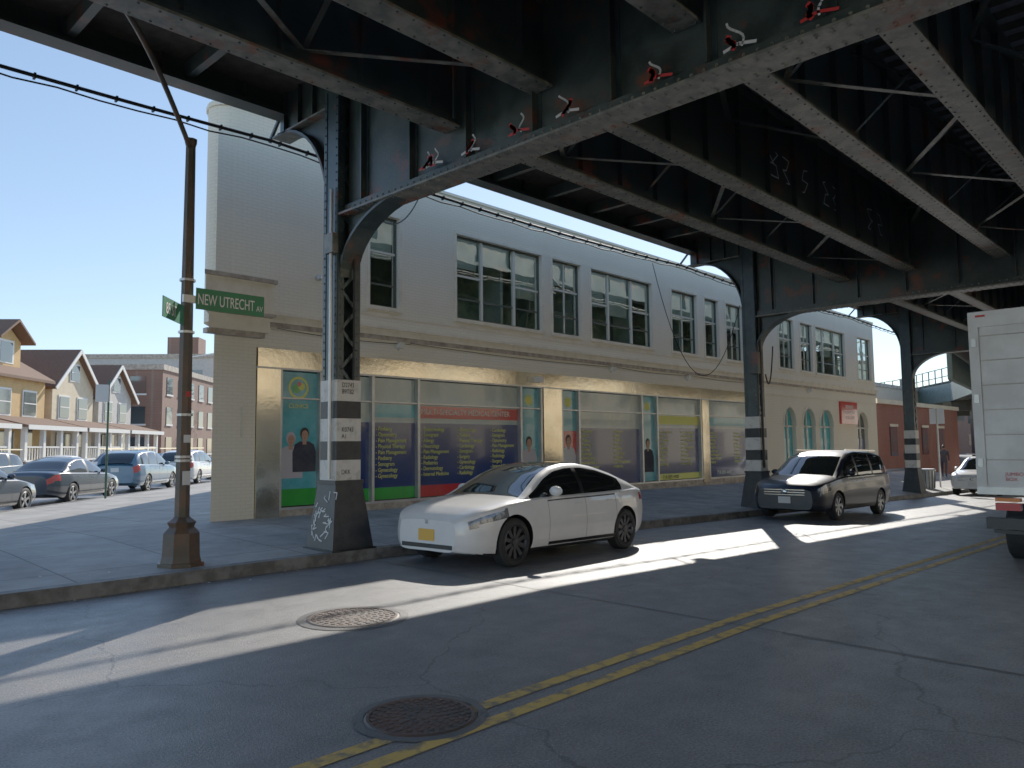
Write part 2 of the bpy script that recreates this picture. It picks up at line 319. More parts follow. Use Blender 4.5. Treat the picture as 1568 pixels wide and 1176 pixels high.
# ------------------------------------------------------------ elevated railway
YC=3.1
BX=[-6.95,6.65,20.25,33.85,47.45]
yin,yout=9.8,11.8
def bracket(b,x,yc,zc,ry,rz,sy,fl=.34,m='steel'):
    n=12; arc=[]
    for i in range(n+1):
        t=math.pi/2*i/n
        arc.append((yc+sy*ry*(1-math.cos(t)), zc-rz*(1-math.sin(t))))
    for i in range(n):
        (y0,z0),(y1,z1)=arc[i],arc[i+1]
        for dx in (-.02,.02): b.poly([(x+dx,yc,z0),(x+dx,y0,z0),(x+dx,y1,z1),(x+dx,yc,z1)],m)
        b.hexa([(x-fl/2,y0,z0),(x+fl/2,y0,z0),(x+fl/2,y1,z1),(x-fl/2,y1,z1)],[(x-fl/2,y0+sy*-.03,z0+.03),(x+fl/2,y0-sy*.03,z0+.03),(x+fl/2,y1-sy*.03,z1+.03),(x-fl/2,y1-sy*.03,z1+.03)],m)
def column(b,x,y,zb,riv=False):
    h=.2
    RM[0]='col'
    b.box(x-h,x-h+.03,y-h,y+h,zb+1.0,7.35,'col'); b.box(x+h-.03,x+h,y-h,y+h,zb+1.0,7.35,'col')
    b.box(x-h+.03,x+h-.03,y-.015,y+.015,zb+1.0,7.3,'col')
    for sx in (-1,1):
        for sy in (-1,1):
            xa=x+sx*(h-.03); b.box(min(xa,xa-sx*.08),max(xa,xa-sx*.08),y+sy*h-.012-(sy>0)*.01+(sy<0)*.014,y+sy*h+.012-(sy>0)*.014+(sy<0)*.01,zb+1.0,7.25,'col')
            b.box(x+sx*(h+.0)-(.012 if sx<0 else 0),x+sx*h+(.012 if sx>0 else 0),y+sy*.19-(.07 if sy>0 else 0),y+sy*.19+(.07 if sy<0 else 0),zb+1.0,7.2,'col')
    z=zb+1.2; k=0
    while z<6.9:
        for sy in (-1,1):
            b.beam((x-(h-.06)*(1 if k%2 else -1),y+sy*(h-.004),z),(x+(h-.06)*(1 if k%2 else -1),y+sy*(h-.004),z+.3),.05,.012,'col',up=(0,1,0))
        z+=.3;k+=1
    b.box(x-h+.04,x+h-.04,y-h-.012,y-h,zb+1.0,zb+2.45,'col')
    B=.36; T=.235
    b.hexa([(x-B,y-B,zb+.0),(x+B,y-B,zb),(x+B,y+B,zb),(x-B,y+B,zb)],[(x-T,y-T,zb+.98),(x+T,y-T,zb+.98),(x+T,y+T,zb+.98),(x-T,y+T,zb+.98)],'black')
    b.box(x-B-.03,x+B+.03,y-B-.03,y+B+.03,zb-.1,zb+.035,'black')
    b.box(x-T-.02,x+T+.02,y-T-.02,y+T+.02,zb+.975,zb+1.03,'black')
    for z0,z1,mm in ((1.0,1.30,'whitep'),(1.30,1.58,'black'),(1.58,1.92,'whitep'),(1.92,2.18,'black'),(2.18,2.5,'whitep')):
        o=h+.016; b.box(x-o,x+o,y-o,y+o,zb+z0+.032,zb+z1+.03,mm)
    if riv:
        z=zb+2.6
        while z<7.1:
            for yy in (-.15,.15): b.rivet((x-h-.013,y+yy,z),(-1,0,0))
            for xx in (-.15,.15): b.rivet((x+xx,y-h-.002,z),(0,-1,0),.015)
            z+=.13
el=empty('elevated_railway')
b=MB()
for k,x in enumerate(BX):
    for side in (1,-1):
        yc=10.0 if side==1 else 2*YC-10.0
        zb=slope(x)+.15
        column(b,x,yc,zb,riv=(side==1 and k in(1,2)))
        bracket(b,x,yc-side*.2,5.2,1.5,.95,-side)
        bracket(b,x,yc+side*.2,7.02,1.55,1.65,side)
        ya,yb=yc+side*.2,(yout if side==1 else 2*YC-yout)+side*.1
        lo,hi=min(ya,yb),max(ya,yb)
        b.box(x-.02,x+.02,lo,hi,7.02,8.0,'steel'); b.box(x-.17,x+.17,lo,hi,7.0,7.03,'flange')
        yy=lo+.1
        while yy<hi: 
            b.box(x-.1,x+.1,yy-.01,yy+.01,7.03,7.9,'steel'); yy+=.45
    y0,y1=2*YC-9.8,9.8
    b.box(x-.015,x+.015,y0,y1,5.22,7.4,'steel')
    b.box(x-.21,x+.21,y0,y1,5.19,5.22,'flange'); b.box(x-.16,x+.16,y0,y1,5.222,5.24,'steel')
    b.box(x-.1,x+.1,y0,y1,5.24,5.36,'steel'); b.box(x-.2,x+.2,y0,y1,7.4,7.44,'steel')
    yy=y0+.3; i=0
    while yy<y1-.1:
        b.box(x-.12,x+.12,yy-.012,yy+.012,5.36,7.38,'steel')
        for sx in (-1,1): b.box(x+sx*.022-.006,x+sx*.022+.006,yy-.07,yy-.013,5.37,7.37,'col')
        yy+=1.15; i+=1
    if k in (1,2):
        RM[0]='flange'; yy=y0+.1
        while yy<y1:
            for xx in (-.17,-.12,.12,.17): b.rivet((x+xx,yy,5.189),(0,0,-1),.02)
            b.rivet((x-.101,yy,5.30),(-1,0,0),.02); yy+=.14
x=BX[1]
b.cyl((x-.26,9.9,1.2),(x-.26,9.9,5.6),.028,.028,'alu',8); b.box(x-.32,x-.215,9.78,10.0,4.6,4.9,'flange'); b.cyl((x+.05,9.74,2.7),(x+.05,9.74,5.2),.02,.02,'wire',8)  # pale pipe added to imitate light reflected along the column edge
b.cyl((BX[2]-.1,9.74,1.0),(BX[2]-.1,9.74,5.2),.035,.035,'wire',8); b.box(BX[2]-.35,BX[2]-.2,9.7,9.95,3.6,4.2,'steel')
b.make('bents_and_columns',el)
b=MB(); RM[0]='steel'
SY=[(7.4,5.85),(5.8,5.85),(3.85,5.85),(2.35,5.85),(.4,5.85),(-1.2,5.85)]
for y,zb in SY:
    for xa,xb in zip(BX,BX[1:]):
        xa+=.03; xb-=.03
        b.box(xa,xb,y-.012,y+.012,zb+.02,7.5,'steel'); b.box(xa,xb,y-.16,y+.16,zb-.01,zb+.02,'flange'); b.box(xa,xb,y-.09,y+.09,zb+.02,zb+.11,'steel'); b.box(xa,xb,y-.15,y+.15,7.47,7.5,'steel')
        x=xa+.5
        while x<xb-.2:
            b.box(x-.012,x+.012,y-.10,y+.10,zb+.11,7.46,'steel'); x+=1.05
        if xa<30:
            x=xa+.1
            while x<xb:
                for yy in (-.12,.12): b.rivet((x,y+yy,zb-.011),(0,0,-1),.017)
                x+=.2
for y in (yout,2*YC-yout):
    b.box(BX[0],BX[-1],y-.012,y+.012,7.42,8.2,'steel'); b.box(BX[0],BX[-1],y-.17,y+.17,7.38,7.42,'steel'); b.box(BX[0],BX[-1],y-.09,y+.09,7.42,7.5,'steel'); b.box(BX[0],BX[-1],y-.15,y+.15,8.2,8.25,'steel')
    x=BX[0]+.6
    while x<BX[-1]: 
        b.box(x-.012,x+.012,y-.1,y+.1,7.5,8.19,'steel')
        b.box(x-.03,x+.03,y-.03,y+.03,8.25,9.25,'fgreen'); x+=1.36
    for z in (8.75,9.25): b.box(BX[0],BX[-1],y-.02,y+.02,z-.02,z+.02,'fgreen')
for y,z in ((9.1,7.1),(2*YC-9.1,7.1)):
    b.box(BX[0],BX[-1],y-.012,y+.012,z,7.76,'steel'); b.box(BX[0],BX[-1],y-.14,y+.14,z-.02,z,'flange')
x=BX[0]+1.7
while x<BX[-1]:
    if min(abs(x-q) for q in BX)>.5:
        for a,c2 in ((7.45,11.78),(2*YC-11.78,2*YC-7.45)):
            b.box(x-.06,x+.06,a,c2,7.5,7.74,'steel')
    x+=1.7
for (ya,yb) in ((7.4,5.8),(3.85,2.35),(.4,-1.2)):
    for xa,xb in zip(BX,BX[1:]):
        n=6; dx=(xb-xa)/n
        for i in range(n):
            p,q=(ya,yb) if i%2 else (yb,ya)
            b.beam((xa+i*dx,p,6.1),(xa+(i+1)*dx,q,6.1),.07,.012,'flange')
            if i: b.beam((xa+i*dx,ya,6.1),(xa+i*dx,yb,7.3),.07,.02,'steel'); b.beam((xa+i*dx,ya,7.3),(xa+i*dx,yb,6.1),.07,.02,'steel')
for (ya,yb) in ((5.8,3.85),(2.35,.4),(9.1,7.4)):
    for xa,xb in zip(BX,BX[1:]):
        for i in range(3):
            dx=(xb-xa)/3; p,q=(ya,yb) if i%2 else (yb,ya); b.beam((xa+i*dx,p,6.9),(xa+(i+1)*dx,q,6.9),.08,.02,'steel')
b.make('stringers_and_bracing',el)
b=MB()
x=BX[0]-3
while x<BX[-1]:
    b.box(x,x+.25,-2.3,8.5,7.505,7.76,'tie'); x+=.42
b.box(BX[0]-3,BX[-1]+.3,8.0,yout-.015,7.775,7.83,'tie'); b.box(BX[0]-3,BX[-1]+.3,2*YC-yout+.015,-1.8,7.775,7.83,'tie'); b.box(BX[0]-3,BX[-1]+.3,3.9,5.7,7.775,7.83,'tie')  # outer walkway planks; middle strip added to cut the light below
for y in (7.35,5.85,3.8,2.4,.35,-1.15): b.box(BX[0],BX[-1],y-.04,y+.04,7.84,8.0,'steel')
b.make('ties_and_deck',el)
b=MB(); xg=BX[1]-.135
random.seed(3)
def scrib(y,z,sz,m,w=.022):
    pts=[]; a=random.uniform(0,3); fr=random.uniform(3,7); lean=random.uniform(-.15,.15)
    for i in range(9): t=i/8; pts.append((xg,y+lean*t+.16*sz*math.sin(a+t*fr),z+sz*t))
    b.strip(pts,w,(-1,0,0),m)
for y,z in ((7.75,5.42),(7.6,5.42),(6.9,5.4),(6.05,5.4),(5.3,5.4),(4.1,5.38),(3.2,5.38),(2.45,5.38)):
    scrib(y,z,random.uniform(.16,.34),'grafw'); scrib(y+.1,z,.13,'grafr',.05); b.strip([(xg,y-.12,z-.01),(xg,y+.05,z+.03),(xg,y+.2,z-.0)],.03,(-1,0,0),random.choice(['grafw','grafr']))
for i in range(26):
    y=random.uniform(9.70,10.28); z=random.uniform(.3,.95); zz=[z,z+random.uniform(-.1,.12),z+random.uniform(-.1,.1)]; yy=[y,y+random.uniform(-.08,.08),y+random.uniform(-.08,.08)]
    b.strip([(BX[1]-(.36-.125*((c-.15)/.98))-.008,a,c) for a,c in zip(yy,zz)],.014,(-1,0,0),'grafw')
for i in range(9):
    x=BX[2]+random.uniform(-9,-1); y=5.8-.014
    b.strip([(x+.15*math.sin(t*2.1+i),y,6.3+.11*t+.05*math.cos(t*3)) for t in range(6)],.025,(0,-1,0),'grafw')
b.make('graffiti',el)
text('D2743\nB9T82','column_number',.1,'black',(BX[1]-.13,10-.222,2.25+.15+.17),(rad(90),0,0),el,.001,sx=.8)
text('K0743\nA1','column_number_low',.1,'black',(BX[1]-.13,10-.222,1.7+.15+.05),(rad(90),0,0),el,.001,sx=.8)
text('DKK','column_number_base',.1,'black',(BX[1]-.13,10-.222,1.12+.15),(rad(90),0,0),el,.001,sx=.8)
b=MB(); pts=[(47.6,3.1),(62,5.0),(75,10),(88,19),(99,31),(108,46)]
for i,(p,q) in enumerate(zip(pts,pts[1:])):
    p=Vector((*p,0));q=Vector((*q,0)); d=(q-p).normalized(); n=Vector((-d.y,d.x,0)); o=Vector((0,0,-.6))
    for s in (-8.6,-4,0,4,8.6):
        b.beam(p+n*s+Vector((0,0,6.4))+o,q+n*s+Vector((0,0,6.4))+o,.25,1.5,'fgreen' if abs(s)>8 else 'steel')
    b.beam(p+Vector((0,0,7.3))+o,q+Vector((0,0,7.3))+o,17.2,.15,'tie')
    L=(q-p).length; k=int(L/1.5)
    for s in (-8.6,8.6):
        for j in range(k): c0=p+d*(j*1.5)+n*s+o; b.beam(c0+Vector((0,0,7.2)),c0+Vector((0,0,8.5)),.09,.09,'fgreen')
        for z in (7.8,8.5): b.beam(p+n*s+Vector((0,0,z))+o,q+n*s+Vector((0,0,z))+o,.06,.07,'fgreen')
    for s in (-7,7):
        c0=q+n*s; b.box(c0.x-.25,c0.x+.25,c0.y-.25,c0.y+.25,-.8,5.2,'steel')
    b.beam(q+n*-8.6+Vector((0,0,4.7)),q+n*8.6+Vector((0,0,4.7)),.4,.9,'steel')
b.make('curved_far_section',el)
for k,(y,z,r_) in enumerate(((12.2,7.1,.03),(12.24,7.02,.015))):
    pts=[]; 
    for xa,xb in zip(BX,BX[1:]):
        for i in range(24):
            t=i/24; pts.append((xa+(xb-xa)*t,y,z-.16*4*t*(1-t)*.8+(.02*math.sin(t*60) if k else 0)))
    tube('utility_cable_%d'%k,pts,r_,'wire',el)
b=MB()
for x in np.arange(BX[0],BX[-1],.55):
    t=((x-BX[0])%13.6)/13.6; z=7.1-.16*3.2*t*(1-t); b.box(x-.015,x+.015,12.16,12.25,z-.045,z+.035,'wire')
for x in BX: b.beam((x,11.8,7.6),(x,12.3,7.1),.05,.05,'steel')
b.make('cable_clips',el)
def cat(p,q,sag,n=20): 
    p=Vector(p);q=Vector(q); return [tuple(p.lerp(q,i/n)+Vector((0,0,-sag*4*(i/n)*(1-i/n)))) for i in range(n+1)]
tube('hanging_wire_loop',cat((BX[1]+.3,9.5,5.2),(BX[1]+3.2,11.7,7.3),.5),.012,'wire',el)
tube('hanging_wire_loop_b',cat((BX[2]-1.6,12.2,6.9),(BX[2]-.1,10.3,5.6),2.6),.012,'wire',el)
tube('hanging_wire_loop_c',cat((BX[2]+.4,9.6,4.4),(BX[2]+.1,9.7,3.6),.6),.02,'wire',el)
# ------------------------------------------------------------ white building
WB=empty('white_commercial_building')
def wall(b,x0,x1,z0,z1,y,holes,m,depth=.2):
    xs=sorted({x0,x1}|{h[0] for h in holes}|{h[1] for h in holes}); zs=sorted({z0,z1}|{h[2] for h in holes}|{h[3] for h in holes})
    for a,c in zip(xs,xs[1:]):
        for e,f in zip(zs,zs[1:]):
            if any(h[0]<=a and h[1]>=c and h[2]<=e and h[3]>=f for h in holes): continue
            b.poly([(a,y,e),(c,y,e),(c,y,f),(a,y,f)],m)
    for h in holes:
        a,c,e,f=h[:4]
        b.poly([(a,y,e),(a,y,f),(a,y+depth,f),(a,y+depth,e)],m); b.poly([(c,y,f),(c,y,e),(c,y+depth,e),(c,y+depth,f)],m)
        b.poly([(a,y,f),(c,y,f),(c,y+depth,f),(a,y+depth,f)],m); b.poly([(c,y,e),(a,y,e),(a,y+depth,e),(c,y+depth,e)],m)
WIN=[(10.4,11.25,1),(13.1,16.4,3),(16.87,18.18,1),(18.7,22.04,3),(23.29,25.0,1),(25.56,26.6,1),(27.17,28.5,1),(31.8,33.3,1),(34.0,35.3,1),(35.7,39.3,3),(41.0,42.9,2)]
ZS,ZT=4.95,7.15
b=MB()
XE=43.4
wall(b,6.73,XE,4.2,8.1,YF,[(a,c,ZS,ZT) for a,c,_ in WIN],'wbrick')
wall(b,6.73,XE,3.77,4.2,YF,[],'wbrick')
b.poly([(6.73,YF,-.5),(7.62,YF,-.5),(7.62,YF,3.77),(6.73,YF,3.77)],'wbrick')
AR=[(31.97,33.2),(33.9,35.3),(35.8,37.4),(40.5,42.0)]
wall(b,29.5,XE,-.6,3.77,YF,[(a,c,.55,2.45) for a,c in AR]+[(a,c,2.45,3.25) for a,c in AR],'wbrick',.0)
for a,c in AR:
    r_=(c-a)/2; cx=(a+c)/2; n=12; pts=[(cx-r_*math.cos(math.pi*i/n),2.45+.8*math.sin(math.pi*i/n)) for i in range(n+1)]
    for i in range(n):
        (xa,za),(xb,zb)=pts[i],pts[i+1]
        b.poly([(xa,YF,za),(xb,YF,zb),(xb,YF,3.25),(xa,YF,3.25)],'wbrick'); b.poly([(xa,YF,za),(xb,YF,zb),(xb,YF+.2,zb),(xa,YF+.2,za)],'wbrick')
        s=1.12; q=[(cx+(px-cx)*s,2.45+(pz-2.45)*s) for px,pz in ((xa,za),(xb,zb))]
        b.hexa([(xa,YF-.04,za),(xb,YF-.04,zb),(q[1][0],YF-.04,q[1][1]),(q[0][0],YF-.04,q[0][1])],[(xa,YF-.001,za),(xb,YF-.001,zb),(q[1][0],YF-.001,q[1][1]),(q[0][0],YF-.001,q[0][1])],'wtrim')
    for xx in (a,c): b.poly([(xx,YF,.55),(xx,YF+.2,.55),(xx,YF+.2,2.45),(xx,YF,2.45)],'wbrick')
    b.box(a-.05,c+.05,YF-.07,YF+.2,.5,.55,'wtrim')
    b.box(a,c,YF+.18,YF+.2,.55,3.25,'cyan' if a<37 else 'dglass')
    b.box(cx-.03,cx+.03,YF+.12,YF+.18,.55,3.2,'framew'); b.box(a,c,YF+.12,YF+.18,2.4,2.46,'framew')
    b.box(a+.1,c-.1,YF+.165,YF+.178,.8,1.9,'teal' if a<37 else 'navy')
sw=P+D*34
b.poly([(6.73,YF,-.5),(6.73,YF,8.1),(sw.x,sw.y,8.1),(sw.x,sw.y,-.5)],'wbrick')
b.poly([(XE,YF,-.9),(XE,40,-.9),(XE,40,8.1),(XE,YF,8.1)],'wbrick'); b.poly([(sw.x,sw.y,-.9),(XE,40,-.9),(XE,40,8.1),(sw.x,sw.y,8.1)],'wbrick')
b.poly([(7.0,YF+.2,7.9),(XE,YF+.2,7.9),(XE,40,7.9),(sw.x,sw.y,7.9)],'roof')
b.box(9.2,XE+.05,YF-.05,YF+.3,8.1,8.17,'wtrim')
n=10; rr=.45; cx,cy=6.73+rr+.02,YF+rr-.02
tw=[(9.2,YF-.03)]
for i in range(n+1):
    tw.append((cx-rr*math.sin(math.pi*.75*i/n), cy-rr*math.cos(math.pi*.75*i/n)))
tw.append((9.6,18.5)); 
for (xa,ya),(xb,yb) in zip(tw,tw[1:]): b.poly([(xa,ya,4.2),(xb,yb,4.2),(xb,yb,8.62),(xa,ya,8.62)],'wbrick')
b.poly([(9.2,YF-.03,8.0),(9.6,18.5,8.0),(9.6,18.5,8.62),(9.2,YF-.03,8.62)],'wbrick'); b.poly([(x,y,8.62) for x,y in tw],'wtrim')
for (xa,ya),(xb,yb) in zip(tw,tw[1:]):
    b.hexa([(xa,ya-.04,8.62),(xb-.04,yb-.04,8.62),(xb+.1,yb+.1,8.62),(xa,ya+.1,8.62)],[(xa,ya-.04,8.72),(xb-.04,yb-.04,8.72),(xb+.1,yb+.1,8.72),(xa,ya+.1,8.72)],'wtrim')
b.box(7.8,XE+.06,YF-.10,YF,4.42,4.50,'wtrim'); b.box(7.8,XE+.03,YF-.06,YF,4.27,4.42,'wtrim'); b.box(7.7,XE+.02,YF-.04,YF-.0,4.17,4.27,'rtrim'); b.box(7.62,XE,YF-.02,YF,3.72,3.77,'wtrim')
b.box(8.0,XE,YF-.015,YF,4.72,4.80,'wtrim')
A0=[(6.36,14.1),(7.78,14.1),(7.78,14.49),(6.9,14.9)]
def ring(pts,z0,z1,m,o=0):
    c=Vector((sum(p[0] for p in pts)/4,sum(p[1] for p in pts)/4)); q=[(p[0]+(o if p[0]>c.x else -o),p[1]+(o if p[1]>c.y else -o)) for p in pts]
    b.hexa([(x,y,z0) for x,y in q],[(x,y,z1) for x,y in q],m)
ring(A0,4.36,4.98,'wtrim'); ring(A0,4.98,5.06,'rtrim',.05); ring(A0,4.30,4.36,'rtrim',.03); ring([(6.5,14.25),(7.78,14.25),(7.78,14.49),(6.9,14.8)],4.0,4.30,'wtrim')
b.box(6.5,7.7,14.3,14.49,3.9,4.0,'rtrim')
b.make('walls',WB)
b=MB()
for a,c,n in WIN:
    y=YF+.12
    b.box(a-.09,c+.09,YF-.05,YF+.19,ZS-.09,ZS-.001,'wtrim'); b.box(a-.07,c+.07,YF-.03,YF-.001,ZT,ZT+.08,'wtrim')
    b.box(a-.08,a-.001,YF-.02,YF-.001,ZS,ZT,'wtrim'); b.box(c+.001,c+.08,YF-.02,YF-.001,ZS,ZT,'wtrim')
    for xx in (a,c-.05): b.box(xx,xx+.05,y-.02,y+.06,ZS,ZT,'frame')
    for zz in (ZS,ZT-.05): b.box(a+.05,c-.05,y-.02,y+.06,zz,zz+.05,'frame')
    wds=[(c-a)/n]*n if n!=3 else [(c-a)*.30,(c-a)*.38,(c-a)*.32]
    xx=a
    for i,wd in enumerate(wds):
        if i: b.box(xx-.035,xx+.035,y-.03,y+.05,ZS+.05,ZT-.05,'framew')
        zm=ZS+(ZT-ZS)*.42 if n==3 else ZS+(ZT-ZS)*.5
        zm2=ZS+.55
        b.box(xx+.05,xx+wd-.05,y-.01,y+.03,zm2-.02,zm2+.02,'frame')
        if n<3 or i!=1: b.box(xx+.05,xx+wd-.05,y-.015,y+.035,zm+.2,zm+.25,'framew')
        if wd>1.2 and n==1: b.box(xx+wd/2-.02,xx+wd/2+.02,y-.01,y+.03,ZS+.05,ZT-.05,'framew')
        sh=random.choice([.6,.8,1.0,1.3,1.1,.7])
        if sh: b.poly([(xx+.04,YF+.26,ZT-sh),(xx+wd-.04,YF+.26,ZT-sh),(xx+wd-.04,YF+.26,ZT),(xx+.04,YF+.26,ZT)],'shade')
        xx+=wd
    b.poly([(a,y+.01,ZS),(c,y+.01,ZS),(c,y+.01,ZT),(a,y+.01,ZT)],'glass')
b.box(6.9+.4,XE-.1,YF+1.1,YF+1.12,4.3,7.8,'inter'); b.box(8.5,XE-.1,YF+.21,YF+1.1,4.85,4.9,'inter'); b.box(8.5,XE-.1,YF+.21,YF+1.1,7.3,7.34,'shade')
for x in np.arange(12,43,3.1): b.box(x,x+.1,YF+.4,YF+1.1,4.9,7.3,'shade')
b.make('windows',WB)
b=MB(); yS=YF+.10
def panel(x0,x1,z0,z1,m,dy=0): b.box(x0,x1,yS-.0-dy,yS+.03-dy,z0,z1,m)
b.box(7.62,29.5,YF+.13,YF+.16,-.3,3.77,'trimb')
b.box(7.64,29.48,YF-.04,YF+.12,3.34,3.72,'metal')
b.box(7.62,29.5,YF-.06,YF+.1,3.30,3.34,'alu')
b.box(7.62,29.5,YF-.02,YF+.12,-.4,.42,'rtrim')
b.box(7.63,8.15,YF-.05,YF+.12,.1,3.30,'metal')
MULL=[8.17,9.13,10.5,11.84,15.46,16.3,17.2,18.0,21.3,22.2,25.05,25.6,29.4]
for x in MULL: b.box(x-.035,x+.035,YF-.03,YF+.1,.42,3.30,'alu')
b.box(16.36,17.14,YF-.06,YF+.12,.3,3.30,'metal'); b.box(25.1,25.55,YF-.06,YF+.12,.3,3.30,'metal'); 
z0,z1=.47,3.28
def blue(x0,x1,band='red',base='red',baseh=.27,top=2.25):
    panel(x0,x1,top,z1,'pale'); panel(x0,x1,z0+baseh,top,'navy',.001); panel(x0,x1,z0,z0+baseh,base)
    if band!='pale': b.box(x0,x1,yS-.006,yS-.001,top+.12,top+.42,band)
panel(8.2,9.1,z0+.35,z1,'teal'); panel(8.2,9.1,z0,z0+.35,'green')
blue(9.16,10.47,'pale','green'); blue(10.53,11.8,'teal','green')
blue(11.88,15.42,'red','red'); panel(15.5,16.27,z0,z1,'teal'); panel(17.24,17.96,z0,z1,'teal'); b.box(17.24,17.96,yS-.004,yS-.001,1.2,2.1,'red')
blue(18.04,21.27,'pale','navy',top=2.2); panel(21.34,22.17,z0,z1,'teal'); blue(22.24,25.02,'yel','yel',.2); blue(25.64,29.36,'cyan','navy',.3)
b.box(7.62,29.5,YF-.035,YF-.021,.40,.45,'alu'); b.box(8.15,29.5,YF-.01,YF+.095,2.70,2.73,'alu')
b.make('storefront',WB)
b=MB()
def bust(x,z,s,skin,hair,cloth,dy=.004):
    y=yS-dy
    def disc(cx,cz,rx,rz,m,d): b.poly([(cx+rx*math.cos(t),y-d,cz+rz*math.sin(t)) for t in [2*math.pi*k/20 for k in range(20)]],m)
    b.poly([(x-.30*s,y,z-.85*s),(x+.30*s,y,z-.85*s),(x+.31*s,y,z-.40*s),(x+.25*s,y,z-.22*s),(x+.12*s,y,z-.15*s),(x-.12*s,y,z-.15*s),(x-.25*s,y,z-.22*s),(x-.31*s,y,z-.40*s)],cloth)
    b.poly([(x-.05*s,y-.002,z-.22*s),(x+.05*s,y-.002,z-.22*s),(x+.05*s,y-.002,z-.05*s),(x-.05*s,y-.002,z-.05*s)],skin)
    disc(x,z+.03*s,.115*s,.145*s,hair,.003); disc(x+.008,z-.012*s,.088*s,.118*s,skin,.005)
    for e in (-.035,.035): disc(x+e*s,z+.01*s,.011*s,.007*s,'hair',.007)
    disc(x,z-.07*s,.028*s,.007*s,'grafr',.007)
bust(8.48,1.85,.95,'skin','cloth2','cloth2'); bust(8.80,1.95,.92,'skin','hair','cloth',.012)
bust(15.88,1.75,1.1,'skin','hair','cloth2'); bust(17.6,1.8,1.1,'skin','hair','grafw',.006); bust(21.75,1.7,1.1,'skin','hair','cloth')
y=yS-.005
for cx,cz,rx,m,d in ((8.65,2.95,.24,'yel',0),(8.65,2.95,.19,'teal',.002),(8.6,2.93,.10,'green',.004),(8.72,2.98,.08,'yel',.005),(8.66,3.03,.05,'red',.006)):
    b.poly([(cx+rx*math.cos(t),y-d,cz+rx*math.sin(t)) for t in [2*math.pi*k/24 for k in range(24)]],m)
for x in (15.88,17.6,21.75):
    b.poly([(x+.15*math.cos(t),y,2.95+.15*math.sin(t)) for t in [2*math.pi*k/24 for k in range(24)]],'yel')
b.make('posters',WB)
WORDS=['Internal Medicine','Cardiology','Podiatry','Pediatrics','Dermatology','Physical Therapy','Neurology','Urology','Allergy','Endocrinology','Pain Management','Sonogram','Gynecology','Radiology','Surgery','Optometry']
def lines(x0,x1,ncol,zt,size=.13,rows=9):
    for cidx in range(ncol):
        xx=x0+.12+(x1-x0)/ncol*cidx
        text('\n'.join('- '+random.choice(WORDS) for _ in range(rows)),'service_list',size,'yel',(xx,yS-.012,zt),(rad(90),0,0),WB,.001,sl=1.05,sx=.9)
for (x0,x1,nc) in ((9.16,10.47,1),(10.53,11.8,1),(11.88,15.42,3),(18.04,21.27,2),(22.24,25.02,2),(25.64,29.36,2)): lines(x0,x1,nc,2.06)
text('MULTI-SPECIALTY MEDICAL CENTER','band_lettering',.19,'txt',(12.0,yS-.012,2.47),(rad(90),0,0),WB,.001)
text('718-889-4400','phone_lettering',.26,'txt',(13.6,yS-.012,.52),(rad(90),0,0),WB,.001)
text('718-889-4400','phone_lettering_b',.18,'black',(22.6,yS-.012,.50),(rad(90),0,0),WB,.001); text('718-889-4400','phone_lettering_c',.2,'txt',(26.3,yS-.012,.54),(rad(90),0,0),WB,.001)
text('CLINICS','logo_lettering',.13,'yel',(8.65,yS-.012,2.52),(rad(90),0,0),WB,.001,'CENTER')
b=MB(); b.box(38.2,40.3,YF-.12,YF-.003,2.6,3.7,'red'); b.make('red_wall_sign',WB)
text('FOR RENT\nOFFICE SPACE\n718 555 0149','red_sign_lettering',.24,'txt',(39.25,YF-.124,3.36),(rad(90),0,0),WB,.001,'CENTER',1.1,sx=.9)
b=MB()
b.ell((9.0,YF-.08,5.35),(.07,.09,.07),'alu'); b.box(7.3,7.32,YF-.02,YF,1.9,2.5,'alu')
b.cyl((29.8,YF-.06,.1),(29.8,YF-.06,8.0),.05,.05,'wtrim'); b.box(15.95,16.15,YF-.25,YF-.05,3.45,3.6,'framew')
for x in (11.2,19.6,24.1,28.6,34.6): b.box(x-.08,x+.08,YF-.2,YF-.07,4.0,4.12,'framew'); b.box(x-.02,x+.02,YF-.07,YF-.041,3.95,4.16,'alu')
b.make('wall_fittings',WB)
for i,(xa,xb) in enumerate(((8,11.5),(11.5,19.6),(19.6,24),(24,29))): tube('facade_wire_%d'%i,cat((xa,YF-.13,4.14),(xb,YF-.13,4.12),.06),.008,'wire',WB)
RB=MB(); RB.box(45.5,62,15.2,30,-.8,3.9,'rbrick'); RB.box(45.4,62.1,15.1,30.1,3.9,4.15,'wtrim')
for x in (47.5,50.5,53.5,57): RB.box(x,x+1.2,15.14,15.198,.9,2.6,'dglass'); RB.box(x-.08,x+1.28,15.1,15.139,2.6,2.75,'wtrim')
RB.make('red_brick_shop')
b=MB(); b.box(64,80,22,40,-.8,6.3,'cream'); b.box(63.9,80.1,21.9,40,6.3,6.6,'rtrim')
for i in range(5): b.box(65.5+i*3,66.8+i*3,21.93,21.99,3.5,5,'dglass')
b.make('distant_shop_building')
for (x,y,wx,wy,h,mm) in ((125,18,14,20,7,'bbrick'),(122,-14,18,16,9,'rbrick'),(150,2,20,14,8,'cream')):
    b=MB(); b.box(x,x+wx,y,y+wy,-.8,h,mm); b.box(x-.2,x+wx+.2,y-.2,y+wy+.2,h,h+.5,'rtrim')
    for j in range(int(wy/3)):
        for z in (1.2,4.3): b.box(x-.05,x-.001,y+1+j*3,y+2.3+j*3,z,z+1.6,'dglass')
    b.make('distant_brick_building')
b=MB(); b.box(-40,110,-22,-11,-.9,8.0,'opp'); b.box(-40,110,-11.1,-11.0,3.4,3.9,'trimw')  # unseen building added to bounce warm light and fill window reflections
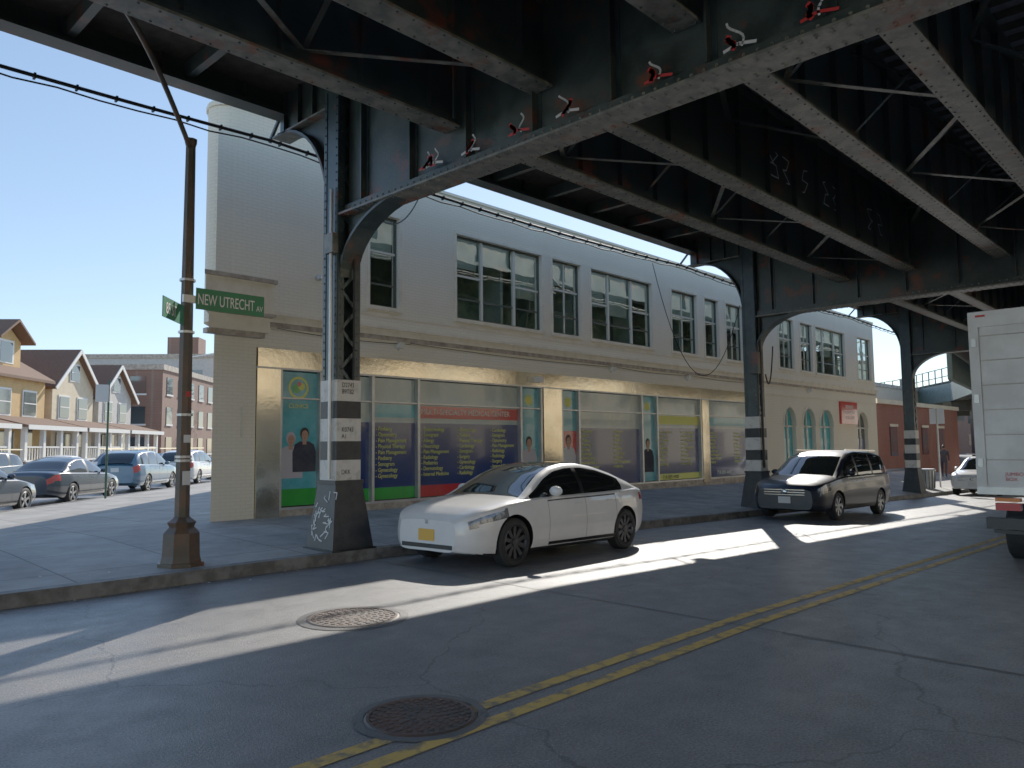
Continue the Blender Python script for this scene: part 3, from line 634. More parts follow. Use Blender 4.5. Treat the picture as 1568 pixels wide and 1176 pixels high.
for x in np.arange(-38,108,5.5): b.box(x,x+1.2,-11.05,-10.99,5,6.7,'dglass'); b.box(x,x+2.2,-11.05,-10.99,.4,3.0,'dglass')
b.make('opposite_bounce_building')
# ------------------------------------------------------------ houses
def house(name,t,w,dep,h,wall_m,roof_h=3.0,porch=True,ridge='front'):
    T=Matrix(((D.x,-NR.x,0,0),(D.y,-NR.y,0,0),(0,0,1,0),(0,0,0,1))); o=Vector(cd(-28,t,.15)); T.translation=o
    b=MB(T)
    b.box(0,w,0,dep,0,h,wall_m); b.box(-.05,w+.05,-.05,dep,0,.9,'bbrick')
    e=.45
    if ridge=='front':
        b.poly([(0,0,h),(w,0,h),(w/2,0,h+roof_h)],wall_m); b.poly([(w,dep,h),(0,dep,h),(w/2,dep,h+roof_h)],wall_m)
        sl=roof_h/(w/2)
        for s in (0,1):
            xa=-e if s==0 else w+e; za=h-e*sl
            b.hexa([(xa,-e,za),(w/2,-e,h+roof_h),(w/2,dep+e,h+roof_h),(xa,dep+e,za)],[(xa,-e,za+.18),(w/2,-e,h+roof_h+.2),(w/2,dep+e,h+roof_h+.2),(xa,dep+e,za+.18)],'shingle')
            b.beam((xa,-e-.03,za+.05),(w/2,-e-.03,h+roof_h+.07),.06,.25,'trimw')
    else:
        sl=roof_h/(dep/2)
        b.poly([(0,0,h),(0,dep,h),(0,dep/2,h+roof_h)],wall_m); b.poly([(w,dep,h),(w,0,h),(w,dep/2,h+roof_h)],wall_m)
        for s in (0,1):
            ya=-e if s==0 else dep+e; za=h-e*sl
            b.hexa([(-e,ya,za),(w+e,ya,za),(w+e,dep/2,h+roof_h),(-e,dep/2,h+roof_h)],[(-e,ya,za+.18),(w+e,ya,za+.18),(w+e,dep/2,h+roof_h+.2),(-e,dep/2,h+roof_h+.2)],'shingle')
        b.box(w*.25,w*.75,dep*.08,dep*.45,h+.3,h+roof_h*.8,wall_m)
        b.poly([(w*.25,dep*.08,h+roof_h*.8),(w*.75,dep*.08,h+roof_h*.8),(w*.5,dep*.08,h+roof_h*1.15)],wall_m)
        for xa in (w*.2,w*.8): b.hexa([(xa,0,h+roof_h*.75),(w*.5,0,h+roof_h*1.2),(w*.5,dep*.45,h+roof_h*1.2),(xa,dep*.45,h+roof_h*.75)],[(xa,0,h+roof_h*.8),(w*.5,0,h+roof_h*1.26),(w*.5,dep*.45,h+roof_h*1.26),(xa,dep*.45,h+roof_h*.8)],'shingle')
        b.box(w*.4,w*.6,dep*.08-.05,dep*.08,h+.9,h+roof_h*.75,'dglass'); b.box(w*.37,w*.63,dep*.08-.03,dep*.08-.005,h+.8,h+roof_h*.8,'trimw')
    def win(x0,x1,z0,z1): b.box(x0-.12,x1+.12,-.06,-.02,z0-.12,z1+.12,'trimw'); b.box(x0,x1,-.10,-.061,z0,z1,'dglass'); b.box(x0,x1,-.13,-.101,(z0+z1)/2-.03,(z0+z1)/2+.03,'trimw')
    for k in range(2): win(w*(.15+.45*k),w*(.15+.45*k)+w*.22,3.9,5.4)
    if ridge=='front': win(w*.4,w*.6,h+.5,h+1.6)
    for v in (2,5,8):
        if v<dep-1:
            for z in (1.6,4.1):
                b.box(-.06,-.02,v-.12,v+1.02,z-.12,z+1.52,'trimw'); b.box(-.1,-.061,v,v+.9,z,z+1.4,'dglass'); b.box(-.12,-.101,v,v+.9,z+.68,z+.73,'trimw')
    if porch:
        pd=2.4
        b.box(0,w,-pd,-.06,0,.9,'bbrick'); b.box(-.1,w+.1,-pd-.1,-.07,.9,1.0,'trimw')
        for k in range(4): xx=.15+(w-.3)*k/3; b.box(xx-.13,xx+.13,-pd+.05,-pd+.31,1.0,3.0,'trimw')
        b.box(0,w,-pd+.08,-pd+.2,1.75,1.83,'trimw')
        for k in range(int(w/.3)): b.box(k*.3+.1,k*.3+.15,-pd+.12,-pd+.16,1.0,1.75,'trimw')
        b.hexa([(-.3,-pd-.3,3.0),(w+.3,-pd-.3,3.0),(w+.3,-.07,3.0),(-.3,-.07,3.0)],[(-.3,-pd-.3,3.1),(w+.3,-pd-.3,3.1),(w+.3,-.07,3.75),(-.3,-.07,3.75)],'shingle'); b.box(-.32,w+.32,-pd-.34,-pd-.3,2.85,3.12,'trimw')
        b.box(w*.6,w*.6+1.1,-.1,-.061,1.0,3.0,'dglass'); b.box(w*.1,w*.45,-.1,-.061,1.6,2.8,'dglass')
        for k in range(4): b.box(w*.62,w*.62+1.3,-pd-.3*(4-k),-pd-.3*(3-k)-.001,0,.2+.2*k,'walk')
    b.box(w*.7,w*.7+.6,dep*.6,dep*.6+.6,h,h+roof_h+.9,'rbrick')
    return b.make(name)
house('tan_stucco_house',40,6.6,10,6.2,'tan',2.6,ridge='side')
house('tan_stucco_house',48.0,6.6,10,6.4,'tan',2.9,ridge='side')
house('cream_gabled_house',55.6,6.0,9,6.2,'cream',2.6)
house('cream_gabled_house',62.6,6.0,9,5.9,'grey',2.5)
T=Matrix(((D.x,-NR.x,0,0),(D.y,-NR.y,0,0),(0,0,1,0),(0,0,0,1))); T.translation=Vector(cd(-27,73,.1))
b=MB(T); b.box(0,22,0,14,0,9,'bbrick'); b.box(-.15,22.15,-.15,14.15,9,9.5,'rtrim')
for z in (1.2,4,6.8):
    for k in range(7): b.box(1+k*3,2.4+k*3,-.06,-.01,z,z+1.6,'dglass'); b.box(.9+k*3,2.5+k*3,-.1,-.061,z-.15,z,'trimw')
    for k in range(4): b.box(-.06,-.01,1.5+k*3.2,2.9+k*3.2,z,z+1.6,'dglass'); b.box(-.1,-.061,1.4+k*3.2,3+k*3.2,z-.15,z,'trimw')
b.make('brown_brick_apartment_building')
T.translation=Vector(cd(-30,98,.1)); b=MB(T); b.box(0,26,0,18,0,13,'grey'); b.box(-.2,26.2,-.2,18.2,13,13.5,'rtrim'); b.box(6,9,4,8,13.5,16.5,'bbrick'); b.cyl((14,6,13.5),(14,6,17),.15,.1,'steel')
for z in np.arange(1.5,12,2.8):
    for k in range(8): b.box(1+k*3,2.4+k*3,-.06,-.01,z,z+1.6,'dglass')
    for k in range(5): b.box(-.06,-.01,1.5+k*3.2,2.9+k*3.2,z,z+1.6,'dglass')
b.make('distant_apartment_building')
T.translation=Vector(cd(-62,70,.1)); b=MB(T); b.box(0,14,0,14,0,12,'bbrick'); b.box(-.2,14.2,-.2,14,12,12.5,'rtrim')
for z in (3,6,9):
    for k in range(4): b.box(-.06,-.01,1.5+k*3.2,2.9+k*3.2,z,z+1.6,'dglass')
b.make('distant_apartment_building')
def tree(x,y,h,r_):
    b=MB(); b.cyl((x,y,0),(x+.1,y,h*.45),.18,.12,'bark',8)
    random.seed(int(x*10))
    cl=[]
    for i in range(9):
        t=random.uniform(0,6.28); q=Vector((x+math.cos(t)*r_*random.uniform(.2,.8),y+math.sin(t)*r_*random.uniform(.2,.8),h*random.uniform(.6,.95))); cl.append(q); b.cyl((x+.1,y,h*.42),q,.07,.02,'bark',5)
    for q in cl:
        for k in range(170):
            v=Vector((random.gauss(0,1),random.gauss(0,1),random.gauss(0,.7)))*r_*.24; c=q+v; s=.13
            a=Vector((random.gauss(0,1),random.gauss(0,1),random.gauss(0,1))).normalized(); e=a.orthogonal().normalized(); b.poly([c-a*s,c+e*s*.6,c+a*s,c-e*s*.6],'leaf')
    b.make('autumn_tree')
q=cd(-23,88); tree(q[0],q[1],10.5,3); q=cd(-12.6,80); tree(q[0],q[1],10,3)
# ------------------------------------------------------------ street furniture
def streetlamp():
    e=empty('street_lamp'); b=MB(); x,y=4.33,10.15; z=.16
    n=8
    b.lathe((x,y,z),(0,0,1),[(0,.30),(.05,.30),(.05,.265),(.14,.245),(.42,.235),(.50,.16),(.56,.19),(.60,.13)],'pole',8)
    b.lathe((x,y,z),(0,0,1),[(.60,.13),(.63,.10),(3.4,.085),(5.6,.068),(5.66,.085),(5.7,.085),(5.72,.02)],'pole',8)
    b.make('post',e)
    pts=[(x,y,5.7)]; 
    for i in range(1,13):
        t=i/12; pts.append((x-1.5*t,y-1.38*t,5.72+1.0*math.sin(t*1.45)))
    tube('arm',pts,.034,'pole',e)
    b=MB(); q=Vector(pts[-1]); d=(Vector(pts[-1])-Vector(pts[-2])).normalized(); 
    R=Matrix.Rotation(math.atan2(d.y,d.x),3,'Z'); b.ell(q+d*.25,(.34,.15,.075),'alu',14,8,R); b.ell(q+d*.28+Vector((0,0,-.045)),(.2,.10,.05),'white',12,6,R); b.make('lamp_head',e,True)
    b=MB(); 
    for zz in (1.5,1.55,2.1,3.2,3.9): b.lathe((x,y,zz),(0,0,1),[(0,.095),(.0,.104),(.03,.104),(.03,.09)],'alu',10)
    b.box(x-.05,x+.05,y-.112,y-.104,1.2,1.38,'grafw'); b.box(x-.045,x+.045,y-.112,y-.104,1.75,1.85,'plw'); b.box(x-.03,x+.03,y-.113,y-.105,2.35,2.42,'grafr'); b.make('bands_and_stickers',e)
    b=MB(); b.box(x+.06,x+1.04,y-.135,y-.125,3.52,3.81,'signg'); b.box(x-.1,x+.12,y-.123,y-.08,3.6,3.7,'alu'); b.make('avenue_sign',e)
    text('NEW UTRECHT','avenue_sign_lettering',.21,'white',(x+.08,y-.137,3.59),(rad(90),0,0),e,.001,sx=.55); text('AV','avenue_sign_suffix',.11,'white',(x+.92,y-.137,3.59),(rad(90),0,0),e,.001,sx=.7)
    T=Matrix.Translation((x-.06,y-.06,3.42))@Matrix.Rotation(rad(48+180),4,'Z'); b=MB(T); b.box(.02,.75,-.006,.006,-.13,.13,'signg'); b.make('side_street_sign',e)
    o=text('85 ST','side_street_lettering',.2,'white',(0,0,0),(0,0,0),e,.001,sx=.75); o.matrix_world=Matrix.Translation((x-.06,y-.06,3.42))@Matrix.Rotation(rad(48+180),4,'Z')@Matrix.Translation((.66,.009,-.07))@Matrix.Rotation(math.pi,4,'Z')@Matrix.Rotation(rad(90),4,'X')@Matrix.Diagonal((.75,1,1,1))
streetlamp()
b=MB(); b.cyl((8.75,26.2,.15),(8.75,26.2,3.9),.035,.035,'pgreen',8); b.box(8.35,8.73,26.14,26.16,3.2,3.75,'plw'); b.make('parking_sign')
q=cd(-21.3,62,.15); b=MB(); b.cyl(q,(q[0],q[1],9),.13,.08,'alu',8); b.beam((q[0],q[1],8.9),(q[0]+2.2,q[1]-1.0,9.4),.08,.08,'alu'); b.ell((q[0]+2.4,q[1]-1.1,9.4),(.4,.2,.1),'alu'); b.make('street_lamp')
for (x,y) in ((39,10.4),): 
    b=MB(); b.cyl((x,y,slope(x)+.15),(x,y,3.2),.04,.04,'alu',8); b.box(x-.02,x+.02,y-.3,y+.3,2.5,3.2,'white'); b.make('parking_sign')
b=MB(); x,y=37.5,10.5; z=slope(x)+.15; b.lathe((x,y,z),(0,0,1),[(0,.22),(.1,.26),(.85,.32),(.9,.34),(.95,.30),(.95,.01)],'alu',14)
for k in range(14): t=k*math.pi/7; b.beam((x+.27*math.cos(t),y+.27*math.sin(t),z+.1),(x+.33*math.cos(t),y+.33*math.sin(t),z+.88),.03,.03,'steel')
b.make('litter_bin')
# ------------------------------------------------------------ cars
def smoothkeys(d,L):
    g=np.arange(-.6,L+.6,.01); ks=sorted(d); v=np.interp(g,ks,[d[k] for k in ks]); sg=5; k=np.exp(-.5*(np.arange(-15,16)/sg)**2); k/=k.sum(); v2=np.convolve(np.pad(v,15,'edge'),k,'valid')
    return lambda s: float(np.interp(s,g,v2))
def cr(pts,n=3):
    out=[]; P=[pts[0]]+pts+[pts[-1]]
    for i in range(1,len(P)-2):
        p0,p1,p2,p3=[np.array(q) for q in P[i-1:i+3]]
        for j in range(n):
            t=j/n; out.append(tuple(.5*((2*p1)+(-p0+p2)*t+(2*p0-5*p1+4*p2-p3)*t*t+(-p0+3*p1-3*p2+p3)*t**3)))
    out.append(pts[-1]); return out
def car(name,loc,heading,C,paintm,pitch=0,plate='plw',rimm='rims'):
    L=C['L']; e=empty(name,loc,rad(heading)); e.rotation_euler=(0,pitch,rad(heading))
    zb=smoothkeys(C['zb'],L);zs=smoothkeys(C['zs'],L);zc=smoothkeys(C['zc'],L);hw=smoothkeys(C['hw'],L)
    X=lambda s:L/2-s
    t=np.linspace(0,1,95); ss=L*(t-.085*np.sin(2*np.pi*t)*1.6)
    def sec(s):
        b_,z_,c_,h_=zb(s),zs(s),zc(s),hw(s)
        return cr([(0,b_),(.80*h_,b_),(.95*h_,b_+.06),(1.0*h_,b_+.42*(z_-b_)),(.992*h_,b_+.70*(z_-b_)),(.955*h_,b_+.93*(z_-b_)),(.90*h_,z_+.25*(c_-z_)),(.62*h_,z_+.8*(c_-z_)),(0,c_)],4)
    secs=[sec(s) for s in ss]; n=len(secs[0])
    slots=[M[paintm],M['trimb'],M['lamp'],M['tail'],M['cglass'],M['chrome']]
    vs=[];fs=[];ms=[]
    for s,c in zip(ss,secs):
        x=X(s)
        for (y,z) in c: vs.append((x,-y,z))
        for (y,z) in reversed(c[1:-1]): vs.append((x,y,z))
    R=2*n-2
    for i in range(len(ss)-1):
        for j in range(R):
            k=(j+1)%R; f=(i*R+j,i*R+k,(i+1)*R+k,(i+1)*R+j); fs.append(f)
            c=sum((Vector(vs[q]) for q in f),Vector())/4; s=L/2-c.x; ms.append(C['mf'](s,abs(c.y)/max(hw(s),.01),c.z,zs(s),L))
    fs.append(tuple(range(R))); ms.append(C.get('cap',0)); fs.append(tuple(reversed(range((len(ss)-1)*R,len(ss)*R)))); ms.append(0)
    me=bpy.data.meshes.new('body'); me.from_pydata(vs,[],fs)
    for m in slots: me.materials.append(m)
    me.polygons.foreach_set('material_index',ms); me.polygons.foreach_set('use_smooth',[True]*len(fs)); me.update()
    bm=bmesh.new(); bm.from_mesh(me); bmesh.ops.recalc_face_normals(bm,faces=bm.faces); bm.to_mesh(me); bm.free()
    body=bpy.data.objects.new('body',me); COL.objects.link(body)
    cb=MB(); cb.mats=list(slots); W=C['W']
    for s in C['wh']:
        for sg in (-1,1): cb.cyl((X(s),sg*(W/2-.30),C['R']+.01),(X(s),sg*(W/2+.2),C['R']+.01),C['R']+.045,C['R']+.045,M['trimb'],36)
    cut=cb.make('cut'); bm=bmesh.new(); bm.from_mesh(cut.data); bmesh.ops.recalc_face_normals(bm,faces=bm.faces); bm.to_mesh(cut.data); bm.free()
    md=body.modifiers.new('b','BOOLEAN'); md.object=cut; md.operation='DIFFERENCE'; md.solver='EXACT'
    dg=bpy.context.evaluated_depsgraph_get(); nm=bpy.data.meshes.new_from_object(body.evaluated_get(dg)); body.modifiers.clear(); body.data=nm
    bpy.data.objects.remove(cut)
    try: nm.set_sharp_from_angle(angle=rad(35))
    except Exception: pass
    body.parent=e
    zr=smoothkeys(C['zr'],L); ks=sorted(C['zr']); g0,g1=ks[0],ks[-1]; gs=np.linspace(g0,g1,70)
    vs=[];fs=[];ms=[]
    for s in gs:
        base=zs(s)-.03; top=max(zr(s),base+.005); h=top-base; wb=hw(s)*.915; tm=C.get('tumble',.42); wt=max(wb-h*tm,.2)
        rd=min(.07,h*.3)
        q=[(wb,base),(wb-h*tm*.30,base+h*.42),(wt+.02,top-rd*1.1),(wt-.03,top-rd*.45),(wt-.10,top-.012*min(1,h/.2)),(wt*.5,top+.012),(0,top+.018)]
        x=X(s)
        vs+= [(x,-y,z) for y,z in q]+[(x,y,z) for y,z in reversed(q[:-1])]
    R=13
    for i in range(len(gs)-1):
        s=(gs[i]+gs[i+1])/2
        for j in range(R-1):
            fs.append((i*R+j,i*R+j+1,(i+1)*R+j+1,(i+1)*R+j)); b_=min(j,R-2-j)
            if b_<2: 
                m=4
                for p0,p1,pm in C['pil']:
                    if p0<s<p1: m=pm
                if zr(s)-zs(s)<.1: m=0
            elif b_<4: m=0
            else: m=4 if (s<C['ws'] or s>C['rg']) else C['roofm']
            ms.append(m)
    me=bpy.data.meshes.new('greenhouse'); me.from_pydata(vs,[],fs)
    for m in slots: me.materials.append(m)
    me.polygons.foreach_set('material_index',ms); me.polygons.foreach_set('use_smooth',[True]*len(fs)); me.update()
    gh=bpy.data.objects.new('greenhouse',me); COL.objects.link(gh); gh.parent=e
    b=MB()
    def sy(s,z):
        c=sec(s)[:]; best=0
        for (y0,z0),(y1,z1) in zip(c,c[1:]):
            if min(z0,z1)<=z<=max(z0,z1) and abs(z1-z0)>1e-4: best=max(best,y0+(y1-y0)*(z-z0)/(z1-z0))
        return best
    for s in C['doors']:
        for sg in (-1,1):
            zz=np.linspace(zb(s)+.12,zs(s)-.03,9)
            for z0,z1 in zip(zz,zz[1:]):
                a0,a1=sy(s,z0)+.002,sy(s,z1)+.002; b.poly([(X(s)-.004,sg*a0,z0),(X(s)+.004,sg*a0,z0),(X(s)+.004,sg*a1,z1),(X(s)-.004,sg*a1,z1)],'trimb')
    sd=np.linspace(C['doors'][0],C['doors'][-1],20)
    for s0,s1 in zip(sd,sd[1:]):
        for sg in (-1,1):
            q=[]
            for s_,dz in ((s0,.10),(s1,.10),(s1,.0),(s0,.0)): z=zb(s_)+dz+.02; q.append((X(s_),sg*(sy(s_,z)+.004),z))
            b.poly(q,'trimb')
            q=[]
            for s_,dz in ((s0,-.025),(s1,-.025),(s1,-.045),(s0,-.045)): z=zs(s_)+dz; q.append((X(s_),sg*(sy(s_,z)+.006),z))
            b.poly(q,'trimb' if paintm!='pvan' else 'chrome')
    for s in C['han']:
        for sg in (-1,1): z=zs(s)-.12; y=sy(s,z); b.box(X(s)-.10,X(s)+.10,min(sg*y,sg*(y+.02)),max(sg*y,sg*(y+.02)),z-.012,z+.012,'chrome' if paintm!='pwhite' else 'pwhite')
    s=C['mir']
    for sg in (-1,1):
        y=hw(s)*.93; b.ell((X(s),sg*(y+.10),zs(s)+.10),(.07,.11,.075),paintm,12,8); b.beam((X(s),sg*(y-.05),zs(s)+.03),(X(s),sg*(y+.06),zs(s)+.06),.05,.03,'trimb')
    C['extra'](b,X,zs,hw,L)
    if plate: b.box(X(-.012),X(.02),-.155,.155,C['pz']-.08,C['pz']+.08,plate); 
    b.box(X(L)-.015,X(L),-.155,.155,C['pz2']-.08,C['pz2']+.08,'plw')
    b.make('trim',e)
    b=MB(); RW=C['R']
    for s in C['wh']:
        for sg in (-1,1):
            cx=X(s); yo=sg*(W/2-.02); a=(0,sg,0)
            b.lathe((cx,yo,RW),a,[(-.22,RW*.6),(-.22,RW-.03),(-.19,RW),(-.03,RW),(0,RW-.035),(.002,RW*.74),(-.012,RW*.70)],'tire',30)
            b.lathe((cx,yo,RW),a,[(-.010,RW*.71),(-.004,RW*.68),(-.03,RW*.65)],rimm,30); b.lathe((cx,yo,RW),a,[(-.03,RW*.65),(-.08,RW*.62),(-.085,.001)],'trimb',30)
            b.lathe((cx,yo,RW),a,[(-.05,.065),(-.015,.055),(-.01,.001)],rimm,12)
            for k in range(C.get('sp',5)):
                t=2*math.pi*k/C.get('sp',5)+.3
                p=Vector((cx+.04*math.cos(t),yo-sg*.03,RW+.04*math.sin(t))); q=Vector((cx+RW*.67*math.cos(t),yo-sg*.018,RW+RW*.67*math.sin(t)))
                dd=Vector((-math.sin(t),0,math.cos(t))); w0,w1=.022,.034
                b.hexa([p-dd*w0,p+dd*w0,q+dd*w1,q-dd*w1],[v+Vector((0,-sg*.03,0)) for v in (p-dd*w0,p+dd*w0,q+dd*w1,q-dd*w1)],rimm)
    b.make('wheels',e,False)
    return e
def mf_tesla(s,yn,z,zsv,L):
    if .10<s<.74 and zsv-.14<z<zsv-.035 and yn>.70: return 2
    if s<.12 and .24<z<.38 and yn<.86: return 1
    if z<.22: return 1
    if s>L-.42 and zsv-.17<z<zsv-.05 and yn>.55: return 3
    return 0
def ex_tesla(b,X,zs,hw,L):
    b.box(X(-.008),X(.06),-.50,.50,.27,.33,'trimb'); b.box(X(-.004),X(.02),-.03,.03,.60,.66,'chrome')
TES=dict(L=4.69,W=1.85,R=.335,wh=(.86,3.73),zb={0:.24,.3:.19,.6:.17,3.9:.17,4.3:.24,4.69:.36},
 zs={0:.60,.06:.67,.3:.77,.8:.86,1.3:.91,2:.93,3:.95,3.8:.975,4.3:.98,4.6:.94,4.69:.86},
 zc={0:.63,.06:.72,.3:.845,.8:.94,1.25:.975,2:.99,3.8:1.04,4.3:1.07,4.6:1.05,4.69:.93},
 hw={0:.50,.05:.66,.15:.785,.35:.87,.8:.915,2.4:.915,3.6:.925,4.1:.89,4.45:.80,4.62:.68,4.69:.52},
 zr={1.12:.93,1.45:1.12,1.75:1.28,2.05:1.385,2.4:1.435,2.8:1.44,3.2:1.39,3.6:1.29,4.0:1.16,4.28:1.05},
 ws=2.0,rg=3.3,roofm=4,pil=[(2.52,2.62,1),(3.75,4.4,0)],doors=(1.62,2.57,3.42),han=(2.35,3.25),mir=1.72,mf=mf_tesla,extra=ex_tesla,pz=.45,pz2=.65,tumble=.46,sp=10)
def mf_van(s,yn,z,zsv,L):
    if .12<s<.62 and zsv-.20<z<zsv-.02 and yn>.68: return 2
    if s<.22 and .60<z<.80 and yn<.66: return 1
    if s<.2 and z<.42 and yn<.75: return 1
    if z<.26: return 1
    if s>L-.3 and zsv-.25<z<zsv+.0 and yn>.72: return 3
    return 0
def ex_van(b,X,zs,hw,L):
    for z in (.63,.69,.75): b.box(X(-.02),X(.12),-.52,.52,z-.008,z+.008,'chrome')
    b.ell((X(-.03),0,.70),(.02,.08,.06),'chrome')
    for sg in (-1,1):
        b.beam((X(2.3),sg*.66,1.76),(X(4.5),sg*.66,1.75),.04,.04,'chrome'); b.ell((X(.10),sg*.66,.40),(.04,.07,.05),'lamp')
VAN=dict(L=5.1,W=1.98,R=.345,wh=(.98,3.98),zb={0:.28,.3:.22,4.6:.24,5.1:.38},
 zs={0:.70,.08:.78,.35:.90,1.0:1.0,1.6:1.06,3:1.10,4.9:1.14,5.1:1.05},
 zc={0:.74,.08:.86,.35:.99,1.0:1.10,1.5:1.15,3:1.18,4.9:1.2,5.1:1.1},
 hw={0:.66,.06:.80,.25:.91,.7:.97,1.4:.99,4.4:.985,4.9:.93,5.05:.85,5.1:.72},
 zr={1.05:1.03,1.5:1.30,1.95:1.56,2.3:1.68,2.9:1.74,4.0:1.73,4.7:1.67,4.92:1.5,5.04:1.16},
 ws=2.05,rg=4.75,roofm=0,pil=[(1.05,1.55,1),(2.45,2.55,1),(3.55,3.68,1),(4.7,5.2,0)],doors=(1.65,2.5,3.62),han=(2.3,2.75),mir=1.72,mf=mf_van,extra=ex_van,pz=.50,pz2=.8,tumble=.27,sp=7)
def mf_sed(s,yn,z,zsv,L):
    if .1<s<.6 and zsv-.16<z<zsv-.02 and yn>.66: return 2
    if s<.15 and .3<z<.6 and yn<.6: return 1
    if z<.24: return 1
    if s>L-.38 and zsv-.20<z<zsv-.03 and yn>.5: return 3
    return 0
def ex_sed(b,X,zs,hw,L):
    b.box(X(-.01),X(.05),-.4,.4,.50,.54,'chrome')
SED=dict(L=4.75,W=1.84,R=.33,wh=(.92,3.68),zb={0:.28,.4:.2,4.2:.22,4.75:.36},zs={0:.58,.1:.66,.4:.74,1.2:.88,3:.95,4.2:.98,4.6:.95,4.75:.82},zc={0:.6,.1:.7,.4:.82,1.2:.96,3:1.0,4.2:1.07,4.6:1.04,4.75:.9},
 hw={0:.56,.08:.72,.3:.84,.8:.91,3.8:.91,4.4:.84,4.65:.74,4.75:.58},zr={1.25:.92,1.7:1.2,2.15:1.40,2.6:1.46,3.1:1.44,3.6:1.33,4.1:1.05},ws=2.1,rg=3.25,roofm=0,pil=[(2.55,2.65,1),(3.75,4.4,0)],doors=(1.6,2.6,3.5),han=(2.4,3.3),mir=1.75,mf=mf_sed,extra=ex_sed,pz=.4,pz2=.62,sp=5)
SUV=dict(VAN); SUV.update(L=4.6,wh=(.9,3.55),zr={1.05:1.03,1.5:1.28,1.9:1.52,2.3:1.64,2.9:1.67,3.7:1.63,4.15:1.55,4.4:1.35,4.55:1.12},zs={0:.72,.08:.8,.35:.9,1.0:1.0,3:1.06,4.4:1.1,4.6:1.0},zc={0:.76,.08:.88,.35:.99,1:1.08,3:1.14,4.4:1.16,4.6:1.05},hw={0:.6,.06:.76,.25:.87,.7:.92,3.9:.92,4.35:.88,4.55:.8,4.6:.68},W=1.85,rg=4.1,pil=[(2.4,2.5,1),(3.3,3.42,1),(4.1,4.6,0)],doors=(1.55,2.45,3.4),sp=5,zb={0:.3,.4:.25,4.2:.26,4.6:.4},pz2=.9)
def carz(x): return slope(x)
car('parked_car',(9.30,8.50,carz(9.35)),183.5,TES,'pwhite',pitch=-.02,plate='plate',rimm='rim')
car('parked_minivan',(21.15,8.50,carz(21.15)),180,VAN,'pvan',pitch=-.02)
car('parked_car',(39.0,8.6,carz(39)),180,SUV,'pwhite',pitch=-.02)
def place(front_rear,C):
    p=Vector((front_rear[0],front_rear[1],0)); return p+D*(C['wh'][1]-C['L']/2)-NR*(C['W']/2)
for pt,C,pm in (((4.3,22.4),SED,'pdark'),((8.1,27.0),SED,'pdark'),((12.5,32.5),SUV,'pblue'),((16.8,37.4),SUV,'pwhite'),((21.5,42.8),SED,'psilv')):
    q=place(pt,C); car('parked_car',(q.x,q.y,0.0),math.degrees(math.atan2(D.y,D.x)),C,pm)
for t,pm,C in ((26,'psilv',SED),(32.5,'pdark',SUV),(39,'pwhite',SED),(45.5,'psilv',SUV),(52,'pblue',SED)):
    q=cd(-19.3,t); car('parked_car',(q[0],q[1],0),math.degrees(math.atan2(D.y,D.x))+180,C,pm)
# ------------------------------------------------------------ box truck
tr=empty('box_truck'); b=MB(); x0=12.5; yl,yr=2.85,.45; zg=slope(16)
b.box(x0,x0+5.6,yr,yl,1.0+.02,3.5,'truckw')
b.box(x0-.05,x0,yr,yr+.12,.98,3.5,'truckw'); b.box(x0-.05,x0,yl-.12,yl,.98,3.5,'truckw'); b.box(x0-.05,x0,yr+.12,yl-.12,3.28,3.5,'truckw'); b.box(x0-.06,x0,yr,yl,.92,1.02,'alu')
z=1.06
while z<3.2:
    b.box(x0-.02,x0-.001,yr+.13,yl-.13,z,z+.34,'truckw'); b.box(x0-.022,x0-.0205,yr+.13,yl-.13,z+.333,z+.342,'rtrim'); z+=.35
for y in (1.4,1.65,1.9): b.box(x0-.075,x0-.051,y-.06,y+.06,3.38,3.42,'redl')
b.box(x0-.075,x0-.051,yl-.22,yl-.10,3.42,3.45,'redl'); b.box(x0-.075,x0-.051,yr+.08,yr+.22,3.41,3.45,'redl')
for y in (yl-.06,yr+.06):
    for z in (1.3,2.2,3.0): b.box(x0-.07,x0-.051,y-.03,y+.03,z,z+.12,'alu')
b.box(x0+.2,x0+7,1.2,1.35,.7,.95,'trimb'); b.box(x0+.2,x0+7,1.95,2.1,.7,.95,'trimb')
b.box(x0-.12,x0+.02,yr+.1,yl-.1,.45,.6,'trimb')
for y in (yr+.2,yl-.5): b.box(x0-.02,x0+.1,y,y+.3,.70,.80,'redl'); b.box(x0-.02,x0+.1,y+.0,y+.3,.82,.87,'orange')
for y in (yr+.35,yl-.35): b.box(x0+.3,x0+.9,y-.25,y+.25,.35,.40,'trimb')
for xx in (x0+1.6,x0+6.6):
    for y,sg in ((yl-.05,1),(yr+.05,-1)):
        b.lathe((xx,y,.42+slope(xx)),(0,sg,0),[(-.5,.2),(-.5,.40),(-.45,.42),(-.03,.42),(0,.38),(0,.25),(-.06,.22),(-.06,.001)],'tire',26)
b.box(x0-.03,x0-.0,1.2,1.55,1.1,1.25,'plw')
b.hexa([(x0+5.8,yr+.15,.6),(x0+7.6,yr+.15,.6),(x0+7.6,yl-.15,.6),(x0+5.8,yl-.15,.6)],[(x0+5.8,yr+.2,2.5),(x0+7.0,yr+.2,2.5),(x0+7.0,yl-.2,2.5),(x0+5.8,yl-.2,2.5)],'truckw')
b.hexa([(x0+6.2,yr+.145,1.5),(x0+7.2,yr+.145,1.5),(x0+7.2,yl-.145,1.5),(x0+6.2,yl-.145,1.5)],[(x0+6.2,yr+.17,2.3),(x0+7.0,yr+.17,2.3),(x0+7.0,yl-.17,2.3),(x0+6.2,yl-.17,2.3)],'dglass')
b.make('truck_body',tr)
text('JUMBO\nBOX','door_marking',.07,'grafr',(x0-.056,yl-.35,1.18),(rad(90),0,rad(-90)),tr,.001)
